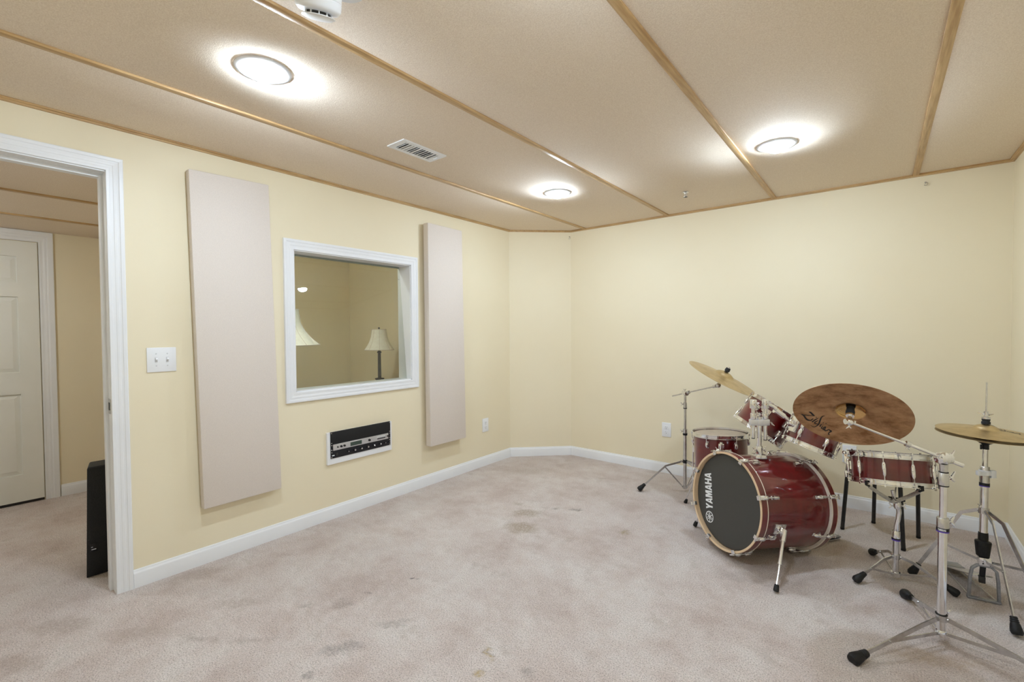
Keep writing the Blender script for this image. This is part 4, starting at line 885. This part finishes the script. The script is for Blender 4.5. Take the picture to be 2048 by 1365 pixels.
def cymbal(name, label, P, n, R, m, ref=(0,-1,0), logo=None, hat=False, rb=None, group=None, pitch=0.10):
    rb = rb or R*0.27; hb, hbell = R*pitch, R*0.115; th = 0.0013; s = -1 if hat else 1
    Rm = axis_rot(n, ref)
    prof = [0.006] + [rb*k/8 for k in range(1,9)] + [rb+(R-rb)*k/14 for k in range(1,15)]
    up = [(r, s*zc(r,R,rb,hb,hbell)) for r in prof]; dn_ = [(r, z-th) for r, z in reversed(up)]
    b = MB(); b.lathe(up+dn_, n=120, closed=True); me = b.mesh(name); me.materials.append(M[m])
    o = bpy.data.objects.new(name, me); C.objects.link(o); mx = Rm.to_4x4(); mx.translation = V(P); o.matrix_world = mx; ROOTINV[o.name] = mx.inverted()
    tag(o, label, 'cymbal', group)
    if logo:
        O, ex, ey, below = logo                         # word's start, its running and its downward direction on the edge plane
        b = MB(); O, ex, ey = V(O), V(ex), V(ey)
        for st_ in SCRIPT:
            pts = []
            for k in range(len(st_)-1):                 # smooth the strokes
                p0 = st_[max(k-1,0)]; p1 = st_[k]; p2 = st_[k+1]; p3 = st_[min(k+2,len(st_)-1)]
                for j in range(5):
                    u_ = j/5; pts.append([0.5*((2*p1[i]) + (-p0[i]+p2[i])*u_ + (2*p0[i]-5*p1[i]+4*p2[i]-p3[i])*u_*u_ + (-p0[i]+3*p1[i]-3*p2[i]+p3[i])*u_**3) for i in (0,1,2)])
            pts.append(list(st_[-1])); vs = []
            for k, (x, y, w_) in enumerate(pts):
                a_, c_ = pts[max(k-1,0)], pts[min(k+1,len(pts)-1)]; tx, ty = c_[0]-a_[0], c_[1]-a_[1]; l_ = math.hypot(tx, ty) or 1
                for sg in (-1,1):
                    q = O + ex*(x - sg*ty/l_*w_*0.5) + ey*(y + sg*tx/l_*w_*0.5); r = q.length
                    z = s*zc(r,R,rb,hb,hbell) + (-th-0.0007 if below else 0.0007); vs.append(V((q.x,q.y,z)))
            fs = [(2*k,2*k+1,2*k+3,2*k+2) for k in range(len(pts)-1)]; b.add(vs, fs)
        b.build('brand_script', 'print_black', o, local=True, smooth=False)
    return o
# front crash, seen from below
KP, KN, KR = V((2.720,2.348,0.875)), V((0.014,0.719,0.694)), 0.203
kR = axis_rot(KN, (0,-1,0))
def cym_hit(Rm, P, px, py):
    """local plane coordinates of a picture point on a cymbal's edge plane"""
    cy, sy, cp, sp__ = math.cos(YAW), math.sin(YAW), math.cos(PITCH), math.sin(PITCH)
    f_ = V((-sy*cp, cy*cp, sp__)); r_ = V((cy, sy, 0)); u_ = r_.cross(f_); cr, sr = math.cos(ROLL), math.sin(ROLL)
    d = f_ + (cr*r_+sr*u_)*((px-1024)/FPX) + (-sr*r_+cr*u_)*((682.5-py)/FPX); n_ = Rm @ V((0,0,1))
    q = CAM + d*((P-CAM).dot(n_)/d.dot(n_)); l = Rm.transposed() @ (q-P); return V((l.x,l.y))
a0 = cym_hit(kR, KP, 1601.6, 829.1); a1 = cym_hit(kR, KP, 1601.6+64.0, 829.1+34.0); a2 = cym_hit(kR, KP, 1601.6-34.0, 829.1+64.0)
crash = cymbal('crash_cymbal', 'brown bronze crash cymbal tilted up with its underside and black script showing', KP, KN, KR, 'bronze_dark', logo=(a0, a1-a0, a2-a0, True))
# rear ride
RP, RN, RR = V((1.977,3.351,0.898)), V((0.461,0.045,0.886)), 0.240
cymbal('ride_cymbal', 'golden ride cymbal tilted high at the back left of the kit', RP, RN, RR, 'bronze')
# hi-hats
HP, HN = V((3.195,2.975,0.757)), V((0.042,-0.016,0.999)).normalized()
hR = axis_rot(HN, (0,-1,0)); h0 = cym_hit(hR, HP, 1968, 864); h1 = cym_hit(hR, HP, 2042, 871); h2 = cym_hit(hR, HP, 1972, 886)
cymbal('hi_hat_cymbal', 'upper golden hi-hat cymbal at the right edge', HP, HN, 0.171, 'bronze', logo=(h0, h1-h0, h2-h0, False), group='hi-hat pair')
cymbal('hi_hat_cymbal', 'lower hi-hat cymbal turned upside down under the other', HP - HN*0.013, HN, 0.171, 'bronze', hat=True, group='hi-hat pair')

# ---- cymbal stands
def felts(t, P, n, wingn=True, below=0.018, under=0.0):
    """sleeve, felts and wing nut; P is the middle of the bell"""
    n = V(n).normalized(); P = V(P)
    MB().lathe([(0,-0.012),(0.013,-0.012),(0.0145,-0.006),(0.013,0),(0,0)], P + n*(-0.0015), n, 18).build('lower_felt', 'felt', t)
    MB().lathe([(0,0),(0.012,0),(0.013,0.007),(0.011,0.012),(0,0.012)], P + n*0.001, n, 18).build('upper_felt', 'felt', t)
    MB().cyl(P - n*0.04, P + n*0.030, 0.0038, n=10).build('cymbal_rod', 'chrome', t)
def bell_top(P, n, R): return V(P) + V(n).normalized()*(R*0.10 + R*0.115)
# boom stand in front
BX, BY = 3.012, 2.432
t = thing('cymbal_boom_stand', 'chrome boom stand in the right foreground carrying the brown cymbal', 'cymbal stand', (BX,BY,0))
def bp(z): return V((BX,BY,z))
MB().cyl(bp(0.038), bp(0.455), 0.0143, n=24).build('lower_tube', 'chrome', t)
MB().cyl(bp(0.45), bp(0.63), 0.0112, n=24).build('middle_tube', 'chrome', t)
o = MB().lathe([(0,0),(0.0185,0),(0.0190,0.003),(0.0190,0.040),(0.0175,0.043),(0,0.043)], bp(0.452), n=28).build('height_collar', 'steel', t)
MB().lathe([(0.0185,0),(0.0195,0.0),(0.0195,0.0125),(0.0185,0.0125)], bp(0.4445), n=28).build('black_ring', 'black_plastic', o); MB().lathe([(0.015,0),(0.0195,0),(0.0195,0.0045),(0.015,0.0045)], bp(0.440), n=28).build('purple_ring', 'purple_band', o)
# lettering wrapped on the black ring, facing the camera
b = MB(); ca = math.atan2(CAM.y-BY, CAM.x-BX) - 0.12; wd = 0.026; R_ = 0.0198
def wrapT(poly):
    vs = [];
    for x, y in poly:
        th_ = ca + (x/6.2-0.5)*wd/R_; vs.append(V((BX+R_*math.cos(th_), BY+R_*math.sin(th_), 0.4465+y*0.0082)))
    b.add(vs, [tuple(range(len(vs)))])
block_word(b, lambda x, y: (x,y), wrapT); b.build('brand_lettering', 'print_white', o, smooth=False)
o = MB().lathe([(0,0),(0.0160,0),(0.0165,0.003),(0.0165,0.048),(0.015,0.050),(0,0.050)], bp(0.622), n=26).build('upper_collar', 'steel', t)
MB().lathe([(0.0112,0),(0.0168,0),(0.0168,0.004),(0.0112,0.004)], bp(0.619), n=26).build('rubber_ring', 'rubber', o); MB().lathe([(0.0100,0),(0.0150,0),(0.0150,0.004),(0.0100,0.004)], bp(0.671), n=26).build('rubber_ring', 'rubber', o)
cr_ = V((0.781,0.624,0)).normalized()
wing(t, bp(0.648)+cr_*0.015, cr_+V((0,0,0.25)), (0,0,1), 1.25); wing(t, bp(0.478)+cr_*0.017, cr_, V((0,0,1))-cr_*0.1, 1.2)
BT = bp(0.728); KB = bell_top(KP, KN, KR); TI = KB - KN*0.075
o = MB().cyl(bp(0.672), bp(0.705), 0.0118, 0.0135, n=22).build('tilter_neck', 'steel', t)
b = MB(); b.ball(BT, 0.0245, (1,1,1.0), 20, 12); b.cyl(BT-cr_*0.022, BT+cr_*0.022, 0.0215, n=22); b.build('boom_clamp', 'chrome', t, bevel=0.002)
wing(t, BT + cr_*0.018 + V((0,0,0.008)), cr_+V((0,0,0.3)), (0,0,1), 1.0)
bd = (TI-BT).normalized()
b = MB(); b.cyl(BT - bd*0.062, TI, 0.0062, n=16); o = b.build('boom_arm', 'chrome', t); MB().cyl(BT-bd*0.064, BT-bd*0.030, 0.0078, n=16).build('boom_tip', 'chrome', o)
kk = BT + (TI-BT)*0.37; MB().cyl(kk-bd*0.008, kk+bd*0.008, 0.011, n=16).build('memory_ring', 'steel', o); wing(o, kk-V((0,0,0.008)), (0,0,-1), bd, 0.5)
b = MB(); b.ball(TI, 0.0165); b.cyl(TI, TI+KN*0.03, 0.0095, 0.008, n=16); b.cyl(TI-cr_*0.018, TI+cr_*0.018, 0.0115, n=16); b.build('cymbal_tilter', 'chrome', t); wing(t, TI-V((0,0,0.012)), (-0.2,-0.3,-1), cr_, 0.7)
MB().cyl(TI+KN*0.028, TI+KN*0.036, 0.015, n=20).build('cymbal_seat', 'chrome', t)
felts(t, KB - KN*0.0, KN)
MB().lathe([(0,0),(0.0155,0),(0.0165,0.014),(0.014,0.026),(0,0.026)], TI+KN*0.036, KN, 20).build('under_felt', 'felt', t)
wing(t, KB+KN*0.012, KN, (1,0,0), 0.9)
tripod(t, (BX,BY), 0.098, 0.040, [(2.748,2.078),(2.915,2.742),(3.345,2.355)], 0.017, 0.22, 0.012, 0.60, fs=1.12)
MB().lathe([(0,-0.012),(0.0185,-0.012),(0.0185,0.012),(0,0.012)], bp(0.100), n=24).build('leg_collar', 'steel', t); MB().lathe([(0.0145,0),(0.0188,0),(0.0188,0.003),(0.0145,0.003)], bp(0.112), n=24).build('collar_gasket', 'rubber', t)
MB().lathe([(0,-0.014),(0.0175,-0.014),(0.0175,0.012),(0.015,0.016),(0,0.016)], bp(0.036), n=24).build('bottom_collar', 'chrome', t); wing(t, bp(0.112)+cr_*0.026, (0,0,1), cr_, 0.7)

# rear boom stand
CX, CY = 1.669, 3.523
t = thing('cymbal_boom_stand', 'slim grey boom stand at the back left of the kit', 'cymbal stand', (CX,CY,0))
def cp_(z): return V((CX,CY,z))
MB().cyl(cp_(0.025), cp_(0.45), 0.0125, n=20).build('lower_tube', 'steel', t); MB().cyl(cp_(0.44), cp_(0.66), 0.0095, n=18).build('upper_tube', 'steel', t)
o = MB().lathe([(0,0),(0.0165,0),(0.0165,0.030),(0,0.032)], cp_(0.448), n=20).build('height_collar', 'steel', t); MB().lathe([(0.012,0),(0.0168,0),(0.0168,0.016),(0.012,0.016)], cp_(0.432), n=20).build('black_ring', 'black_plastic', o)
o = MB().lathe([(0,0),(0.0135,0),(0.0135,0.040),(0,0.042)], cp_(0.640), n=20).build('upper_collar', 'steel', t); MB().lathe([(0.0095,0),(0.0138,0),(0.0138,0.006),(0.0095,0.006)], cp_(0.634), n=20).build('rubber_ring', 'rubber', o)
wing(t, cp_(0.668)-cr_*0.012, -cr_, V((0,0,1)), 0.9); wing(t, cp_(0.462)-cr_*0.015, -cr_, V((0,0,1)), 0.9)
CT = cp_(0.752); RB_ = bell_top(RP, RN, RR); TI = RP - RN*0.058
MB().cyl(cp_(0.68), cp_(0.735), 0.009, n=16).build('tilter_neck', 'steel', t)
b = MB(); b.ball(CT, 0.019); b.cyl(CT-V((0.02,-0.02,0)), CT+V((0.02,-0.02,0)), 0.016, n=18); b.build('boom_clamp', 'chrome', t); wing(t, CT+V((0,0,0.014)), (-0.2,0,1), cr_, 0.7)
bd = (TI-CT).normalized(); o = MB().cyl(CT-bd*0.150, TI, 0.0052, n=14).build('boom_arm', 'steel', t); MB().cyl(CT+bd*0.028, CT+bd*0.045, 0.012, n=14).build('memory_ring', 'steel', o)
MB().cyl(TI-bd*0.05, TI-bd*0.02, 0.0105, 0.012, n=16).build('arm_socket', 'steel', o)
b = MB(); b.ball(TI, 0.017); b.cyl(TI, TI+RN*0.05, 0.008, n=14); b.build('cymbal_tilter', 'steel', t); wing(t, TI, -cr_, (0,0,1), 0.7)
felts(t, RB_, RN); MB().lathe([(0,0),(0.0155,0),(0.017,0.010),(0.014,0.024),(0,0.024)], RB_+RN*0.004, RN, 20).build('top_felt', 'felt', t); MB().cyl(RB_+RN*0.026, RB_+RN*0.036, 0.009, n=14).build('wing_nut', 'chrome', t)
tripod(t, (CX,CY), 0.232, 0.036, [(1.392,3.318),(1.96,3.40),(1.80,3.745)], 0.013, 0.42, 0.035, 0.44, fs=1.0)
MB().lathe([(0,-0.012),(0.0165,-0.012),(0.0165,0.012),(0,0.012)], cp_(0.232), n=20).build('leg_collar', 'black_plastic', t); MB().lathe([(0,-0.010),(0.0155,-0.010),(0.0155,0.012),(0,0.012)], cp_(0.034), n=20).build('bottom_collar', 'steel', t); wing(t, cp_(0.232)-cr_*0.016, -cr_, (0,0,1), 0.8)

# ---- hi-hat stand
HB0 = V((3.185,2.922,0.0)); hx = (HP-HB0).normalized()
t = thing('hi_hat_stand', 'chrome hi-hat stand with black boot and grey cast pedal frame', 'hi-hat stand', HB0)
def hp(z): return HB0 + hx*(z/hx.z)
MB().cyl(hp(0.25), hp(0.53), 0.0145, n=24).build('lower_tube', 'chrome', t); MB().cyl(hp(0.52), hp(0.70), 0.0100, n=20).build('upper_tube', 'chrome', t); MB().cyl(hp(0.68), hp(0.984), 0.0030, n=12).build('pull_rod', 'steel', t)
o = MB().lathe([(0,0),(0.0172,0),(0.0172,0.040),(0.0165,0.044),(0.0165,0.072),(0.015,0.075),(0,0.075)], hp(0.528), hx, 24).build('height_collar', 'steel', t); MB().lathe([(0.0145,0),(0.0178,0),(0.0178,0.013),(0.0145,0.013)], hp(0.516), hx, 24).build('black_ring', 'black_plastic', o); MB().lathe([(0.0145,0),(0.0178,0),(0.0178,0.004),(0.0145,0.004)], hp(0.512), hx, 24).build('purple_ring', 'purple_band', o)
MB().lathe([(0,0),(0.0125,0),(0.0125,0.022),(0.0225,0.028),(0.024,0.032),(0,0.034)], hp(0.680), hx, 24).build('cymbal_seat', 'black_plastic', t); MB().box(hp(0.693)-cr_*0.020+V((0,0,-0.002)), (0.006,0.006,0.022)).build('tilt_screw', 'black_plastic', t)
zb_ = HP + hx*(0.171*0.215)
MB().lathe([(0,0),(0.0155,0),(0.0155,0.010),(0.0130,0.012),(0.0130,0.016),(0.0145,0.017),(0.0145,0.024),(0,0.024)], zb_+hx*0.001, hx, 20).build('clutch_felt', 'felt', t)
b = MB(); b.lathe([(0,0),(0.0150,0),(0.0150,0.008),(0.008,0.010),(0.008,0.034),(0,0.034)], zb_+hx*0.024, hx, 18); b.build('clutch', 'steel', t); wing(t, zb_+hx*0.044-cr_*0.005, -cr_+V((0,0,0.25)), cr_.cross(V((0,0,1)))+V((0,0,-0.3)), 0.9); wing(t, zb_+hx*0.044+cr_*0.005, cr_-V((0,0,0.1)), cr_.cross(V((0,0,1)))+V((0,0,0.5)), 0.75)
MB().lathe([(0,0),(0.0225,0),(0.0255,0.030),(0.0285,0.062),(0.027,0.066),(0.0175,0.070),(0.0175,0.092),(0.0165,0.105),(0,0.105)], hp(0.200), hx, 24).build('boot', 'rubber', t)
tripod(t, (hp(0.40).x, hp(0.40).y), 0.403, 0.175, [(2.950,3.005),(3.252,2.660),(3.368,2.770)], 0.015, 0.30, 0.030, 0.62, fs=1.0)
MB().lathe([(0,-0.013),(0.019,-0.013),(0.019,0.013),(0,0.013)], hp(0.403), hx, 24).build('leg_collar', 'steel', t); wing(t, hp(0.416)-cr_*0.016, (0,0,1), cr_, 0.7)
# cast frame: arch standing on the carpet, across the view
ac = (V((3.142,2.916,0))+V((3.241,2.930,0)))/2; ae = (V((3.241,2.930,0))-V((3.142,2.916,0))).normalized(); af = ae.cross(V((0,0,1)))
b = MB(); b.strap([ac-ae*0.050+V((0,0,0.006)), ac-ae*0.046+V((0,0,0.10)), ac-ae*0.040+V((0,0,0.142)), ac-ae*0.022+V((0,0,0.160)), ac+ae*0.022+V((0,0,0.160)), ac+ae*0.040+V((0,0,0.142)), ac+ae*0.046+V((0,0,0.10)), ac+ae*0.050+V((0,0,0.006))], 0.013, 0.011, af)
b.strap([ac-ae*0.056+V((0,0,0.006)), ac+ae*0.056+V((0,0,0.006))], 0.020, 0.010, af); b.build('pedal_frame', 'cast_grey', t, bevel=0.002)
b = MB(); b.box(ac+V((0,0,0.182)), (0.042,0.030,0.036), Matrix.Rotation(0.14,3,'Z')); b.build('frame_head', 'chrome', t, bevel=0.003); wing(t, ac+V((0,0,0.182))-af*0.012, -af, ae, 0.7)
hv = (V((3.100,3.235,0))-ac).normalized(); side = hv.cross(V((0,0,1)))
MB().strap([ac+hv*0.02+V((0,0,0.105)), ac+hv*0.25+V((0,0,0.030))], 0.078, 0.006, side).build('footboard', 'steel', t, bevel=0.001)
MB().strap([ac+hv*0.25+V((0,0,0.030)), ac+hv*0.325+V((0,0,0.022))], 0.078, 0.010, side).build('heel_plate', 'cast_grey', t, bevel=0.001)
for s in (-1,1): MB().cyl(ac+ae*s*0.045+V((0,0,0.008)), ac+hv*0.30+side*s*0.03+V((0,0,0.010)), 0.0028, n=8).build('radius_rod', 'steel', t)
MB().strap([ac+hv*0.010+V((0,0,0.158)), ac+hv*0.016+V((0,0,0.100))], 0.020, 0.004, ae).build('pull_strap', 'black_plastic', t); MB().box(ac+hv*0.016+V((0,0,0.090)), (0.022,0.016,0.030)).build('strap_clamp', 'black_steel', t, bevel=0.002)
# white plastic clip around the hi-hat stand
t = thing('plastic_clip', 'white plastic clip around the hi-hat stand tube', 'clip', hp(0.574))
cR = axis_rot(hx, V((0,-1,0)))
b = MB(); b.lathe([(0.0175,-0.010),(0.0205,-0.010),(0.0205,0.010),(0.0175,0.010)], hp(0.576), hx, 24, True); cl_ = -(ae.cross(V((0,0,1)))) ; fr_ = V((-0.62,-0.78,0)).normalized()
q0 = hp(0.574) - V((ray.x,ray.y,0))*0.019; b.box(q0, (0.062,0.006,0.020), Matrix.Rotation(math.atan2(cr_.y,cr_.x)-0.1,3,'Z')); b.box(q0-cr_*0.032+V((0,0,0.004)), (0.012,0.014,0.020), Matrix.Rotation(0.57,3,'Z')); b.box(q0+cr_*0.034-V((0,0,0.003)), (0.020,0.014,0.034), Matrix.Rotation(0.57,3,'Z'))
b.build('clip_body', 'plate_white', t, bevel=0.002)
